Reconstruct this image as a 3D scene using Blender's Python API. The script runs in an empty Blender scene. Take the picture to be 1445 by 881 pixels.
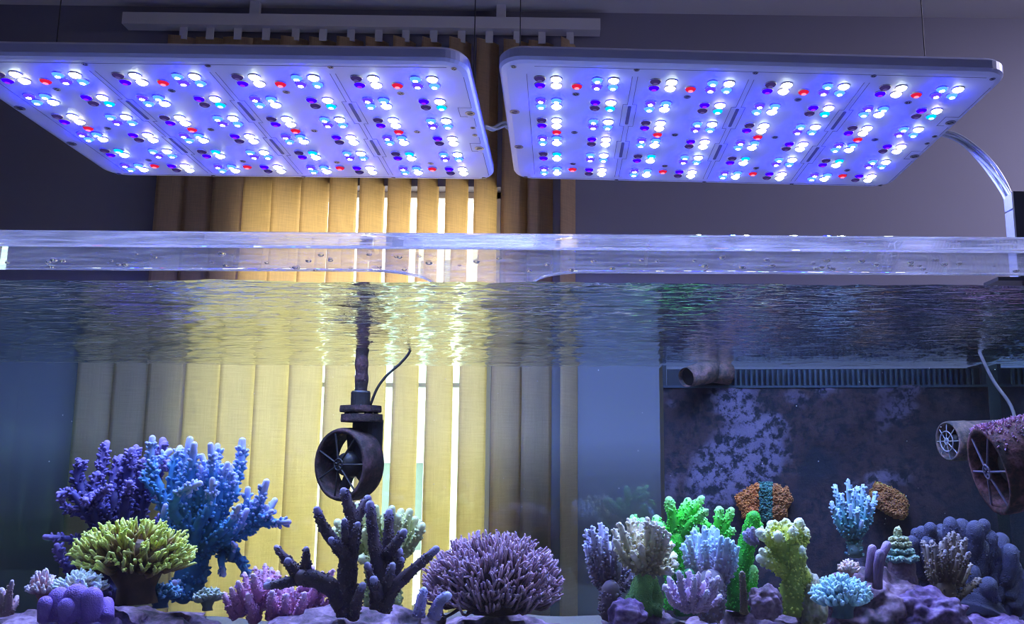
import bpy, math, random
import numpy as np
from mathutils import Vector, Matrix, noise
from mathutils.geometry import tessellate_polygon

S = bpy.context.scene
COL = S.collection
rng = np.random.default_rng(7)
random.seed(7)

# ------------------------------------------------------------------ camera
F, PITCH, YAW, CX = 1200.0, math.radians(9), math.radians(1.5), 816.0
CY = 660 - F * math.tan(PITCH)
CAM = np.array([0, 0, 1.25])
cd = bpy.data.cameras.new('camera')
cam = bpy.data.objects.new('camera', cd)
COL.objects.link(cam)
cam.location = CAM
cam.rotation_euler = (math.pi / 2 + PITCH, 0, -YAW)
cd.sensor_width = 36
cd.lens = F / 1445 * 36
cd.shift_x = (722.5 - CX) / 1445
cd.shift_y = (CY - 440.5) / 1445
cd.clip_start = 0.02
S.camera = cam

# ------------------------------------------------------------------ sky, exposure
w = bpy.data.worlds.new('overcast_sky')
S.world = w
w.use_nodes = True
wb = w.node_tree.nodes['Background']
wb.inputs[0].default_value = (1.0, 0.95, 0.84, 1)
wb.inputs[1].default_value = 5.0
S.view_settings.view_transform = 'Standard'
S.view_settings.look = 'None'
S.view_settings.exposure = 0.25
S.view_settings.gamma = 1.0
S.view_settings.use_curve_mapping = False
cy = S.cycles
cy.max_bounces = 16
cy.transmission_bounces = 16
cy.transparent_max_bounces = 24
cy.glossy_bounces = 6
cy.diffuse_bounces = 4
cy.caustics_refractive = True
cy.caustics_reflective = True
cy.sample_clamp_indirect = 6.0
cy.use_denoising = True
cy.filter_width = 1.1

# ------------------------------------------------------------------ picture <-> place
FW = np.array([math.sin(YAW) * math.cos(PITCH), math.cos(YAW) * math.cos(PITCH), math.sin(PITCH)])
RT = np.array([math.cos(YAW), -math.sin(YAW), 0])
UP = np.cross(RT, FW)
YG, YB = 1.0, 2.148           # front and back of the water
ZW = 1.4693                   # water level
XL, XR = -1.40, 0.915        # sides of the tank
ZB = 0.90                     # tank floor

def ray(px, py):
    d = FW + RT * (px - CX) / F - UP * (py - CY) / F
    return d / np.linalg.norm(d)
def at(px, py, Y):
    d = ray(px, py)
    return CAM + d * (Y / d[1])
def T(px, py, Y):
    """place inside the water (refracted at the front pane)"""
    d = ray(px, py)
    P = CAM + d * (YG / d[1])
    t = d / 1.33
    t[1] = 0
    t[1] = math.sqrt(1 - t @ t)
    return P + t * ((Y - YG) / t[1])
def mpp(Y):                   # metres per pixel inside the water
    return (YG + (Y - YG) / 1.33) / F

# ------------------------------------------------------------------ materials
def mat(name):
    m = bpy.data.materials.new(name)
    m.use_nodes = True
    nt = m.node_tree
    return m, nt, nt.nodes, nt.links
def plain(name, col, rough=0.5, metal=0.0, spec=0.5, noise_amt=0.0, scale=30, bump=0.0):
    m, nt, n, l = mat(name)
    b = n['Principled BSDF']
    b.inputs['Base Color'].default_value = (*col, 1)
    b.inputs['Roughness'].default_value = rough
    b.inputs['Metallic'].default_value = metal
    b.inputs['Specular IOR Level'].default_value = spec
    if noise_amt or bump:
        tc = n.new('ShaderNodeTexCoord'); tx = n.new('ShaderNodeTexNoise')
        tx.inputs['Scale'].default_value = scale; tx.inputs['Detail'].default_value = 4
        l.new(tc.outputs['Object'], tx.inputs['Vector'])
        if noise_amt:
            mx = n.new('ShaderNodeMix'); mx.data_type = 'RGBA'
            mx.inputs[6].default_value = (*[c * (1 - noise_amt) for c in col], 1)
            mx.inputs[7].default_value = (*[min(1, c * (1 + noise_amt)) for c in col], 1)
            l.new(tx.outputs['Fac'], mx.inputs[0]); l.new(mx.outputs[2], b.inputs['Base Color'])
        if bump:
            bp = n.new('ShaderNodeBump'); bp.inputs['Strength'].default_value = bump; bp.inputs['Distance'].default_value = 0.003
            l.new(tx.outputs['Fac'], bp.inputs['Height']); l.new(bp.outputs[0], b.inputs['Normal'])
    return m
def emit(name, col, strength):
    m, nt, n, l = mat(name)
    n.remove(n['Principled BSDF'])
    e = n.new('ShaderNodeEmission')
    e.inputs[0].default_value = (*col, 1); e.inputs[1].default_value = strength
    l.new(e.outputs[0], n['Material Output'].inputs[0])
    return m
def pane_glass(name, tint=(0.97, 0.98, 0.98), f0=0.04):
    """clear pane: see-through, with a Fresnel reflection"""
    m, nt, n, l = mat(name)
    n.remove(n['Principled BSDF'])
    lw = n.new('ShaderNodeLayerWeight'); lw.inputs[0].default_value = 0.5
    p = n.new('ShaderNodeMath'); p.operation = 'POWER'; p.inputs[1].default_value = 5
    a = n.new('ShaderNodeMath'); a.operation = 'MULTIPLY_ADD'; a.inputs[1].default_value = 1 - f0; a.inputs[2].default_value = f0
    t = n.new('ShaderNodeBsdfTransparent'); t.inputs[0].default_value = (*tint, 1)
    g = n.new('ShaderNodeBsdfGlossy'); g.inputs['Roughness'].default_value = 0.0
    mx = n.new('ShaderNodeMixShader')
    l.new(lw.outputs['Facing'], p.inputs[0]); l.new(p.outputs[0], a.inputs[0]); l.new(a.outputs[0], mx.inputs[0])
    l.new(t.outputs[0], mx.inputs[1]); l.new(g.outputs[0], mx.inputs[2]); l.new(mx.outputs[0], n['Material Output'].inputs[0])
    return m
def water_top(name):
    m, nt, n, l = mat(name)
    n.remove(n['Principled BSDF'])
    fr = n.new('ShaderNodeFresnel'); fr.inputs[0].default_value = 1.33
    t = n.new('ShaderNodeBsdfTransparent'); t.inputs[0].default_value = (1, 1, 1, 1)
    g = n.new('ShaderNodeBsdfGlossy'); g.inputs['Roughness'].default_value = 0.0
    g.inputs[0].default_value = (0.97, 0.98, 0.97, 1)
    tc = n.new('ShaderNodeTexCoord'); mp = n.new('ShaderNodeMapping'); mp.inputs['Scale'].default_value = (13, 62, 1)
    tx = n.new('ShaderNodeTexNoise'); tx.inputs['Scale'].default_value = 1; tx.inputs['Detail'].default_value = 3; tx.inputs['Distortion'].default_value = .6
    bp = n.new('ShaderNodeBump'); bp.inputs['Strength'].default_value = 1.0; bp.inputs['Distance'].default_value = 0.0060
    l.new(tc.outputs['Object'], mp.inputs[0]); l.new(mp.outputs[0], tx.inputs[0]); l.new(tx.outputs['Fac'], bp.inputs['Height'])
    l.new(bp.outputs[0], g.inputs['Normal'])
    mx = n.new('ShaderNodeMixShader')
    l.new(fr.outputs[0], mx.inputs[0]); l.new(t.outputs[0], mx.inputs[1]); l.new(g.outputs[0], mx.inputs[2])
    l.new(mx.outputs[0], n['Material Output'].inputs[0])
    return m
def glass(name, ior, col=(1, 1, 1), rough=0.0):
    m, nt, n, l = mat(name)
    n.remove(n['Principled BSDF'])
    g = n.new('ShaderNodeBsdfGlass'); g.inputs['Color'].default_value = (*col, 1)
    g.inputs['IOR'].default_value = ior; g.inputs['Roughness'].default_value = rough
    l.new(g.outputs[0], n['Material Output'].inputs[0])
    return m
def filmed_acrylic(name, film=.10):
    """acrylic with a thin film of salt and scratches on it"""
    m = glass(name, 1.49, (.985, .99, 1.0)); nt = m.node_tree; n, l = nt.nodes, nt.links
    g_ = [x for x in n if x.type == 'BSDF_GLASS'][0]
    d = n.new('ShaderNodeBsdfDiffuse'); t = n.new('ShaderNodeBsdfTranslucent'); s_ = n.new('ShaderNodeMixShader'); mx = n.new('ShaderNodeMixShader')
    d.inputs[0].default_value = t.inputs[0].default_value = (.85, .87, .9, 1)
    tc = n.new('ShaderNodeTexCoord'); mp = n.new('ShaderNodeMapping'); mp.inputs['Scale'].default_value = (14, 60, 90)
    tx = n.new('ShaderNodeTexNoise'); tx.inputs['Scale'].default_value = 1; tx.inputs['Detail'].default_value = 6
    l.new(tc.outputs['Object'], mp.inputs[0]); l.new(mp.outputs[0], tx.inputs[0])
    mr = n.new('ShaderNodeMapRange'); mr.inputs[1].default_value = .38; mr.inputs[2].default_value = .72; mr.inputs[3].default_value = film * .4; mr.inputs[4].default_value = film * 2.4
    l.new(tx.outputs['Fac'], mr.inputs[0]); l.new(mr.outputs[0], mx.inputs[0])
    l.new(d.outputs[0], s_.inputs[1]); l.new(t.outputs[0], s_.inputs[2]); l.new(g_.outputs[0], mx.inputs[1]); l.new(s_.outputs[0], mx.inputs[2])
    l.new(mx.outputs[0], n['Material Output'].inputs[0])
    return m
def fabric(name, refl, trans):
    m, nt, n, l = mat(name)
    n.remove(n['Principled BSDF'])
    tc = n.new('ShaderNodeTexCoord')
    def weave(sx, sz, det):
        mp = n.new('ShaderNodeMapping'); mp.inputs['Scale'].default_value = (sx, sx, sz)
        tx = n.new('ShaderNodeTexNoise'); tx.inputs['Scale'].default_value = 1; tx.inputs['Detail'].default_value = det
        l.new(tc.outputs['Object'], mp.inputs[0]); l.new(mp.outputs[0], tx.inputs[0]); return tx
    a, b2 = weave(500, 14, 2), weave(18, 420, 2)
    ad = n.new('ShaderNodeMath'); ad.operation = 'ADD'
    l.new(a.outputs['Fac'], ad.inputs[0]); l.new(b2.outputs['Fac'], ad.inputs[1])
    mr = n.new('ShaderNodeMapRange'); mr.inputs[1].default_value = .7; mr.inputs[2].default_value = 1.3
    mr.inputs[3].default_value = .88; mr.inputs[4].default_value = 1.09
    l.new(ad.outputs[0], mr.inputs[0])
    def tint(c):
        v = n.new('ShaderNodeVectorMath'); v.operation = 'SCALE'; v.inputs[0].default_value = c
        l.new(mr.outputs[0], v.inputs['Scale']); return v.outputs[0]
    d = n.new('ShaderNodeBsdfDiffuse'); t = n.new('ShaderNodeBsdfTranslucent'); s = n.new('ShaderNodeAddShader')
    l.new(tint(refl), d.inputs[0]); l.new(tint(trans), t.inputs[0])
    l.new(d.outputs[0], s.inputs[0]); l.new(t.outputs[0], s.inputs[1]); l.new(s.outputs[0], n['Material Output'].inputs[0])
    return m
def coral_mat(name, base, mid, tip, pos=(0.0, 0.6, 1.0), rough=0.6, bump=0.0, scale=400, var=0.25):
    m, nt, n, l = mat(name)
    b = n['Principled BSDF']
    b.inputs['Roughness'].default_value = rough
    b.inputs['Specular IOR Level'].default_value = 0.3
    at_ = n.new('ShaderNodeAttribute'); at_.attribute_name = 'tip'
    cr = n.new('ShaderNodeValToRGB')
    e = cr.color_ramp.elements
    e[0].position = pos[0]; e[0].color = (*base, 1)
    e[1].position = pos[2]; e[1].color = (*tip, 1)
    k = e.new(pos[1]); k.color = (*mid, 1)
    l.new(at_.outputs['Fac'], cr.inputs[0])
    tc = n.new('ShaderNodeTexCoord'); tx = n.new('ShaderNodeTexNoise')
    tx.inputs['Scale'].default_value = 60; tx.inputs['Detail'].default_value = 3
    l.new(tc.outputs['Object'], tx.inputs[0])
    mr = n.new('ShaderNodeMapRange'); mr.inputs[3].default_value = 1 - var; mr.inputs[4].default_value = 1 + var
    mr.inputs[1].default_value = .3; mr.inputs[2].default_value = .7
    l.new(tx.outputs['Fac'], mr.inputs[0])
    v = n.new('ShaderNodeVectorMath'); v.operation = 'SCALE'
    l.new(cr.outputs[0], v.inputs[0]); l.new(mr.outputs[0], v.inputs['Scale'])
    l.new(v.outputs[0], b.inputs['Base Color'])
    if bump:
        vo = n.new('ShaderNodeTexVoronoi'); vo.inputs['Scale'].default_value = scale
        l.new(tc.outputs['Object'], vo.inputs['Vector'])
        bp = n.new('ShaderNodeBump'); bp.inputs['Strength'].default_value = bump; bp.inputs['Distance'].default_value = 0.002
        bp.invert = True
        l.new(vo.outputs['Distance'], bp.inputs['Height']); l.new(bp.outputs[0], b.inputs['Normal'])
    return m
def crust_mat(name, cols, scale=18, rough=0.75, bump=0.6, pos=(0.35, 0.5, 0.62, 0.72), fine=90, contrast=0.5):
    """patchy algae crust: noise-driven patches of several colours"""
    m, nt, n, l = mat(name)
    b = n['Principled BSDF']; b.inputs['Roughness'].default_value = rough; b.inputs['Specular IOR Level'].default_value = .3
    tc = n.new('ShaderNodeTexCoord')
    tx = n.new('ShaderNodeTexNoise'); tx.inputs['Scale'].default_value = scale; tx.inputs['Detail'].default_value = 6; tx.inputs['Roughness'].default_value = .65
    vo = n.new('ShaderNodeTexVoronoi'); vo.inputs['Scale'].default_value = fine
    l.new(tc.outputs['Object'], tx.inputs['Vector']); l.new(tc.outputs['Object'], vo.inputs['Vector'])
    ad = n.new('ShaderNodeMath'); ad.operation = 'MULTIPLY_ADD'; ad.inputs[1].default_value = 0.28 * contrast
    l.new(vo.outputs['Distance'], ad.inputs[0]); l.new(tx.outputs['Fac'], ad.inputs[2])
    cr = n.new('ShaderNodeValToRGB'); e = cr.color_ramp.elements
    e[0].position = pos[0]; e[0].color = (*cols[0], 1); e[1].position = pos[-1]; e[1].color = (*cols[-1], 1)
    for c, p in zip(cols[1:-1], pos[1:-1]):
        k = e.new(p); k.color = (*c, 1)
    l.new(ad.outputs[0], cr.inputs[0]); l.new(cr.outputs[0], b.inputs['Base Color'])
    bp = n.new('ShaderNodeBump'); bp.inputs['Strength'].default_value = bump; bp.inputs['Distance'].default_value = 0.006
    l.new(ad.outputs[0], bp.inputs['Height']); l.new(bp.outputs[0], b.inputs['Normal'])
    return m

# ------------------------------------------------------------------ mesh building
class MB:
    def __init__(s):
        s.v, s.f, s.m, s.t, s.n = [], [], [], [], 0
    def add(s, verts, faces, mi=0, tip=0.0):
        verts = np.asarray(verts, float)
        s.v.append(verts)
        s.f.extend([tuple(i + s.n for i in f) for f in faces])
        s.m.extend([mi] * len(faces))
        s.t.append(np.broadcast_to(np.asarray(tip, float), (len(verts),)))
        s.n += len(verts)
    def box(s, lo, hi, mi=0):
        (a, b, c), (d, e, f) = lo, hi
        s.add([(a, b, c), (d, b, c), (d, e, c), (a, e, c), (a, b, f), (d, b, f), (d, e, f), (a, e, f)],
              [(3, 2, 1, 0), (4, 5, 6, 7), (0, 1, 5, 4), (1, 2, 6, 5), (2, 3, 7, 6), (3, 0, 4, 7)], mi)
    def sweep(s, pts, rads, seg=8, mi=0, tip=0.0, caps=(True, True), squash=1.0):
        pts = np.asarray(pts, float); n = len(pts); rads = np.broadcast_to(np.asarray(rads, float), (n,))
        tg = np.gradient(pts, axis=0); tg /= np.linalg.norm(tg, axis=1)[:, None] + 1e-12
        ref = np.array([0, 0, 1.0]) if abs(tg[0][2]) < .9 else np.array([1.0, 0, 0])
        u = np.cross(tg[0], ref); u /= np.linalg.norm(u)
        U = []
        for k in range(n):
            u = u - tg[k] * (u @ tg[k]); u /= np.linalg.norm(u) + 1e-12; U.append(u)
        U = np.array(U); W = np.cross(tg, U)
        a = np.arange(seg) * 2 * math.pi / seg
        V = pts[:, None] + rads[:, None, None] * (np.cos(a)[None, :, None] * U[:, None] + squash * np.sin(a)[None, :, None] * W[:, None])
        tip = np.broadcast_to(np.asarray(tip, float), (n,))
        fs = []
        for k in range(n - 1):
            for j in range(seg):
                j2 = (j + 1) % seg
                fs.append((k * seg + j, k * seg + j2, (k + 1) * seg + j2, (k + 1) * seg + j))
        if caps[0]: fs.append(tuple(range(seg))[::-1])
        if caps[1]: fs.append(tuple((n - 1) * seg + j for j in range(seg)))
        s.add(V.reshape(-1, 3), fs, mi, np.repeat(tip, seg))
        return pts, tg, U, W
    def lathe(s, prof, seg=24, axis_o=(0, 0, 0), M=None, mi=0, tip=0.0, closed=False, mats=None):
        """prof: (radius, height) pairs, round local z; M: 3x3 columns"""
        M = np.eye(3) if M is None else np.asarray(M)
        o = np.asarray(axis_o, float); a = np.arange(seg) * 2 * math.pi / seg
        prof = list(prof); n = len(prof); V = []
        for r, h in prof:
            V.append(np.stack([r * np.cos(a), r * np.sin(a), np.full(seg, h)], 1))
        V = np.concatenate(V) @ M.T + o
        rows = n if closed else n - 1
        for k in range(rows):
            k2 = (k + 1) % n; fs = []
            for j in range(seg):
                j2 = (j + 1) % seg
                fs.append((k * seg + j, k * seg + j2, k2 * seg + j2, k2 * seg + j))
            if k == 0: s.add(V, fs, mats[0] if mats else mi, tip); base = s.n - len(V)
            else:
                s.f.extend([tuple(i + base for i in f) for f in fs]); s.m.extend([mats[k] if mats else mi] * len(fs))
    def nubs(s, P, D, size, h, tip0, tip1, mi=0, sharp=0.75):
        """small rounded corallites, all at once"""
        P = np.asarray(P, float); D = np.asarray(D, float); n = len(P)
        if n == 0: return
        D = D / (np.linalg.norm(D, axis=1)[:, None] + 1e-12)
        ref = np.where(np.abs(D[:, 2:3]) < .9, np.array([[0, 0, 1.0]]), np.array([[1.0, 0, 0]]))
        U = np.cross(D, ref); U /= np.linalg.norm(U, axis=1)[:, None]; W = np.cross(D, U)
        a = np.arange(5) * 2 * math.pi / 5
        size = np.broadcast_to(size, (n,)); h = np.broadcast_to(h, (n,))
        ring = np.cos(a)[None, :, None] * U[:, None] + np.sin(a)[None, :, None] * W[:, None]
        r1 = P[:, None] + ring * size[:, None, None] - D[:, None] * (size * .4)[:, None, None]
        r2 = P[:, None] + ring * (size * sharp)[:, None, None] + D[:, None] * (h * .65)[:, None, None]
        ap = (P + D * h[:, None])[:, None]
        V = np.concatenate([r1, r2, ap], 1).reshape(-1, 3)
        t0 = np.broadcast_to(tip0, (n,)); t1 = np.broadcast_to(tip1, (n,))
        tt = np.concatenate([np.repeat(t0[:, None], 5, 1), np.repeat((t0 * .4 + t1 * .6)[:, None], 5, 1), t1[:, None]], 1).reshape(-1)
        fs = []
        for k in range(n):
            b = k * 11
            for j in range(5):
                j2 = (j + 1) % 5
                fs.append((b + j, b + j2, b + 5 + j2, b + 5 + j)); fs.append((b + 5 + j, b + 5 + j2, b + 10))
        s.add(V, fs, mi, tt)
    def mesh(s, name, mats, off=(0, 0, 0), smooth=False, tips=False):
        me = bpy.data.meshes.new(name)
        V = np.concatenate(s.v) - np.asarray(off)
        me.from_pydata(V.tolist(), [], s.f)
        for m in mats: me.materials.append(m)
        me.polygons.foreach_set('material_index', s.m)
        if smooth is True: me.polygons.foreach_set('use_smooth', [True] * len(s.f))
        if tips:
            a = me.attributes.new('tip', 'FLOAT', 'POINT'); a.data.foreach_set('value', np.concatenate(s.t).astype(np.float32))
        me.update()
        return me

def tag(o, label=None, cat=None, group=None, kind=None):
    if label: o['label'] = label
    if cat: o['category'] = cat
    if group: o['group'] = group
    if kind: o['kind'] = kind
    return o
def empty(name, loc, label, cat, group=None, kind=None, rot=None):
    o = bpy.data.objects.new(name, None); COL.objects.link(o)
    o.location = loc; o.empty_display_size = .05
    if rot is not None: o.rotation_euler = rot
    return tag(o, label, cat, group, kind)
def link(name, me, parent=None):
    o = bpy.data.objects.new(name, me); COL.objects.link(o); o.parent = parent
    return o
def part(name, mb, mats, parent, smooth=False, tips=False, local=False, label=None, kind=None, up=None):
    """a mesh child; world-space vertices unless local; up = the thing whose location is subtracted"""
    off = (0, 0, 0) if local else tuple((up or parent).location)
    me = mb.mesh(name, mats if isinstance(mats, (list, tuple)) else [mats], off, smooth, tips)
    o = link(name, me, parent)
    if label: o['label'] = label
    if kind: o['kind'] = kind
    return o
def solo(name, mb, mats, label, cat, group=None, kind=None, smooth=False, tips=False, origin=(0, 0, 0)):
    me = mb.mesh(name, mats if isinstance(mats, (list, tuple)) else [mats], origin, smooth, tips)
    o = link(name, me); o.location = origin
    return tag(o, label, cat, group, kind)
def struct(name, mb, mats, smooth=False):
    return tag(link(name, mb.mesh(name, mats if isinstance(mats, (list, tuple)) else [mats], (0, 0, 0), smooth)), kind='structure')
def spline(P, n):
    """Catmull-Rom through P, n samples"""
    P = np.asarray(P, float)
    if len(P) == 2: P = np.array([P[0], P[0] * .5 + P[1] * .5, P[1]])
    Q = np.vstack([2 * P[0] - P[1], P, 2 * P[-1] - P[-2]])
    out = []
    for t in np.linspace(0, len(P) - 1 - 1e-6, n):
        i = int(t); u = t - i; a, b, c, d = Q[i:i + 4]
        out.append(.5 * (2 * b + (c - a) * u + (2 * a - 5 * b + 4 * c - d) * u * u + (3 * b - a - 3 * c + d) * u ** 3))
    return np.array(out)
def frame(z):
    """3x3 whose third column is z"""
    z = np.asarray(z, float); z = z / np.linalg.norm(z)
    r = np.array([0, 0, 1.0]) if abs(z[2]) < .95 else np.array([0, 1.0, 0])
    x = np.cross(r, z); x /= np.linalg.norm(x)
    return np.stack([x, np.cross(z, x), z], 1)
def rrect(w, d, r, n=6, cx=0, cy=0):
    out = []
    for sx, sy, a0 in ((1, 1, 0), (-1, 1, 90), (-1, -1, 180), (1, -1, 270)):
        for k in range(n + 1):
            a = math.radians(a0 + 90 * k / n)
            out.append((cx + sx * (w / 2 - r) + r * math.cos(a), cy + sy * (d / 2 - r) + r * math.sin(a)))
    return out

# ================================================================== THE ROOM
WALL = plain('wall_paint', (0.19, 0.185, 0.235), .85, noise_amt=.03, scale=3)
YWALL = 2.634
mb = MB(); mb.box((-2.9, -2.6, -.1), (2.9, 2.9, 0)); struct('floor', mb, plain('floor_laminate', (.20, .16, .12), .4, noise_amt=.2, scale=4))
mb = MB(); mb.box((-2.9, -2.6, 2.75), (2.9, 2.9, 2.85)); struct('ceiling', mb, plain('ceiling_paint', (.6, .6, .6), .9, noise_amt=.02, scale=3))
mb = MB(); mb.box((-2.9, -2.6, 0), (-2.8, 2.9, 2.75)); struct('wall_left', mb, WALL)
mb = MB(); mb.box((2.8, -2.6, 0), (2.9, 2.9, 2.75)); struct('wall_right', mb, WALL)
mb = MB(); mb.box((-2.8, -2.6, 0), (2.8, -2.5, 2.75)); struct('wall_front', mb, plain('dim_wall_paint', (.35, .34, .34), .9, noise_amt=.03, scale=3))
WX0, WX1, WZ0, WZ1 = -0.986, -0.180, 0.30, 2.142
mb = MB()
for lo, hi in (((-2.8, YWALL, 0), (WX0, YWALL + .14, 2.75)), ((WX1, YWALL, 0), (2.8, YWALL + .14, 2.75)),
               ((WX0, YWALL, 0), (WX1, YWALL + .14, WZ0)), ((WX0, YWALL, WZ1), (WX1, YWALL + .14, 2.75))):
    mb.box(lo, hi)
struct('wall_back', mb, WALL)
cl = empty('fill_lamp', (2.2, 1.6, 2.75), 'added round fill lamp under the ceiling, out of view at right', 'lamp')  # added fill lamp, unseen at right, put in to brighten the back wall
mb = MB(); mb.lathe([(.0001, 2.75), (.24, 2.75), (.24, 2.725), (.225, 2.72)], 36, (2.2, 1.6, 0)); part('fill_lamp_base', mb, plain('fill_lamp_base_white', (.7, .7, .7), .4, noise_amt=.02), cl)
mb = MB(); mb.lathe([(.225, 2.72), (.21, 2.70), (.14, 2.675), (.0001, 2.665)], 36, (2.2, 1.6, 0)); part('fill_lamp_shade', mb, emit('fill_lamp_glow', (.74, .70, 1.0), 88.0), cl, smooth=True)
PVC = plain('window_frame_white', (.75, .75, .72), .4, noise_amt=.02)
mb = MB()
fy0, fy1 = YWALL + .06, YWALL + .11
for lo, hi in (((WX0, fy0, WZ0), (WX0 + .04, fy1, WZ1)), ((WX1 - .04, fy0, WZ0), (WX1, fy1, WZ1)),
               ((WX0, fy0, WZ0), (WX1, fy1, WZ0 + .04)), ((WX0, fy0, WZ1 - .02), (WX1, fy1, WZ1))):
    mb.box(lo, hi)
win = struct('window_1', mb, PVC)
mb = MB(); mb.box((WX0, fy0 + .01, 1.475), (WX1, fy1 - .01, 1.487)); o = link('window_bar', mb.mesh('window_bar', [PVC]), win)
mb = MB(); mb.box((WX0, fy0 + .01, .84), (WX1, fy1 - .01, .88)); o = link('window_bar', mb.mesh('window_bar', [PVC]), win)
mb = MB(); mb.box((WX0 + .03, fy0 + .02, WZ0 + .03), (WX1 - .03, fy0 + .024, WZ1 - .015)); o = link('pane', mb.mesh('pane', [pane_glass('window_pane')]), win)

# block of flats outside
FAC = plain('facade_plaster', (.86, .80, .62), .9, noise_amt=.05, scale=1)
bld = empty('apartment_building', (-1.5, 10, -6), 'cream apartment block across the street seen through the blind gaps', 'building')
mb = MB(); mb.box((-9, 10, -6), (6, 14, 2.0)); part('facade', mb, FAC, bld)
WG = plain('far_window_glass', (.22, .27, .26), .15)
wme = None
for iz in range(4):
    for ix in range(9):
        x0 = -7.9 + ix * 1.45; z0 = 0.35 - iz * 1.75
        if wme is None:
            mb = MB(); mb.box((0, -.02, 0), (.62, .05, .95), 0)
            for lo, hi in (((-.06, -.06, -.06), (.68, .02, 0)), ((-.06, -.06, .95), (.68, .02, 1.01)), ((-.06, -.06, 0), (0, .02, .95)), ((.62, -.06, 0), (.68, .02, .95)), ((.29, -.05, 0), (.33, .02, .95))):
                mb.box(lo, hi, 1)
            wme = mb.mesh('facade_window', [WG, PVC])
        o = link('facade_window', wme, bld); o.location = (x0 + 1.5, 0, z0 + 6)

# vertical blind
VANE = fabric('vane_fabric', (.22, .175, .135), (.60, .50, .315))
ALU = plain('rail_white', (.55, .55, .56), .4, noise_amt=.02)
YV = 2.60
bl = empty('vertical_blind', (-.6, YV, 0), 'beige fabric vertical blind hanging in front of the bright window', 'blind')
mb = MB(); mb.box((-1.40, YV - .02, 2.66), (.14, YV + .025, 2.70)); part('headrail', mb, ALU, bl)
for xb in (-1.0, -.2):
    mb = MB(); mb.box((xb, YV - .01, 2.70), (xb + .03, YV + .01, 2.75)); part('rail_bracket', mb, ALU, bl)
# gap centres between vanes, as seen in the strip above the tank
edges = [220, 258, 298, 339, 383, 423.5, 463.5, 505.5, 545, 585, 624.5, 665.5, 705, 745, 787, 815]
gaps = [0, 0, 0, 0, 4, 4.5, 6, 8, 10, 13, 13, 10, 7, 0, 12, 0]
for k in range(15):
    xa = at(edges[k] + gaps[k] / 2, 300, YV)[0]; xb = at(edges[k + 1] - gaps[k + 1] / 2, 300, YV)[0]
    wv = .089
    vis = xb - xa
    ang = math.acos(min(1, vis / wv)) if vis < wv else 0.0
    ang = max(ang, .06)
    c = (xa + xb) / 2
    mb = MB(); n = 8; top = []
    h = .5 * max(wv, vis + .004)
    t = np.linspace(-1, 1, n + 1)
    xs = t * h; ys = .006 * (t ** 2)
    X = c + xs * math.cos(ang) - ys * math.sin(ang); Yy = YV + (.006 if k % 2 else 0) + xs * math.sin(ang) * .9 + ys * math.cos(ang)
    V = [(x, y, .08) for x, y in zip(X, Yy)] + [(x, y, 2.63) for x, y in zip(X, Yy)]
    mb.add(V, [(i, i + 1, n + 1 + i + 1, n + 1 + i) for i in range(n)])
    v = part('slat', mb, VANE, bl, smooth=True)
    so = v.modifiers.new('cloth', 'SOLIDIFY'); so.thickness = .0006; so.offset = 0
    mb = MB(); mb.box((c - .012, YV - .002, 2.62), (c + .012, YV + .003, 2.66)); h_ = part('hanger_clip', mb, ALU, v, up=bl)

# ================================================================== THE LAMPS
LEDCOL = {  # lens colour and strength, core colour and strength
    'w':  ((.90, 1.0, .74), 20, (1.0, 1.0, .93), 900),
    'ww': ((1.0, .86, .56), 20, (1.0, .93, .76), 900),
    'c':  ((.0005, .0018, 1.0), 240, (.08, .40, 1.0), 1100),
    'b':  ((.0005, .0002, 1.0), 240, (.15, .12, 1.0), 1200),
    'v':  ((.012, .00, .9), 4.0, (.035, .002, .9), 9),
    'g':  ((.0, .30, .48), 2.2, (.05, .85, .80), 90),
    'r':  ((.62, .012, .05), 1.0, (1.0, .07, .10), 5),
    'o':  ((.07, .045, .24), .5, (.14, .10, .42), .6)}
BEZEL = plain('led_bezel', (.32, .30, .40), .3, noise_amt=.05)
LEDME = {}
for k, (c1, s1, c2, s2) in LEDCOL.items():
    mb = MB()
    R = .0102
    mb.lathe([(R, 0), (R, -.0012), (R * .90, -.0018), (R * .80, -.0034), (R * .42, -.0056), (R * .34, -.0057), (.00001, -.0058)], 14, mats=[0, 0, 1, 1, 2, 2])
    LEDME[k] = mb.mesh('led', [BEZEL, emit('led_lens_' + k, c1, s1), emit('led_core_' + k, c2, s2)], smooth=True)
dx, dy = .0277, .0232
CL = {'A': 'owvW', 'B': 'cwbc', 'C': 'bccw', 'D': 'vWog', 'H': 'vWow', 'I': 'ogvw'}  # order: near-left, near-right, far-left, far-right
LAY = [(-.0620, -.2095, 'A'), (.0350, -.2095, 'B'), (-.0620, -.129, 'C'), (.0350, -.1265, 'D'), (-.0620, -.0465, 'A'), (.0350, -.0465, 'B'),
       (-.0620, .034, 'C'), (.0350, .035, 'H'), (-.0620, .1150, 'I'), (.0350, .1155, 'B'), (-.0620, .1955, 'C'), (.0350, .1965, 'H')]
REDS = [(.001, -.186), (-.0343, .006), (-.001, .197)]
def module_leds():
    out = []
    for u, v, k in LAY:
        for i, ch in enumerate(CL[k]):
            out.append((u + dx * (i % 2), v + dy * (i // 2), 'ww' if ch == 'W' else ch))
    return out + [(u, v, 'r') for u, v in REDS]
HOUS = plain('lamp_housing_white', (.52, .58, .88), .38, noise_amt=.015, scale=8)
SEAM = plain('lamp_seam', (.16, .17, .32), .6, noise_amt=.05)
SLOT = plain('lamp_vent_dark', (.10, .11, .22), .6, noise_amt=.05)
STEEL = plain('screw_steel', (.30, .30, .36), .35, metal=.9, noise_amt=.1)
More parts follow.
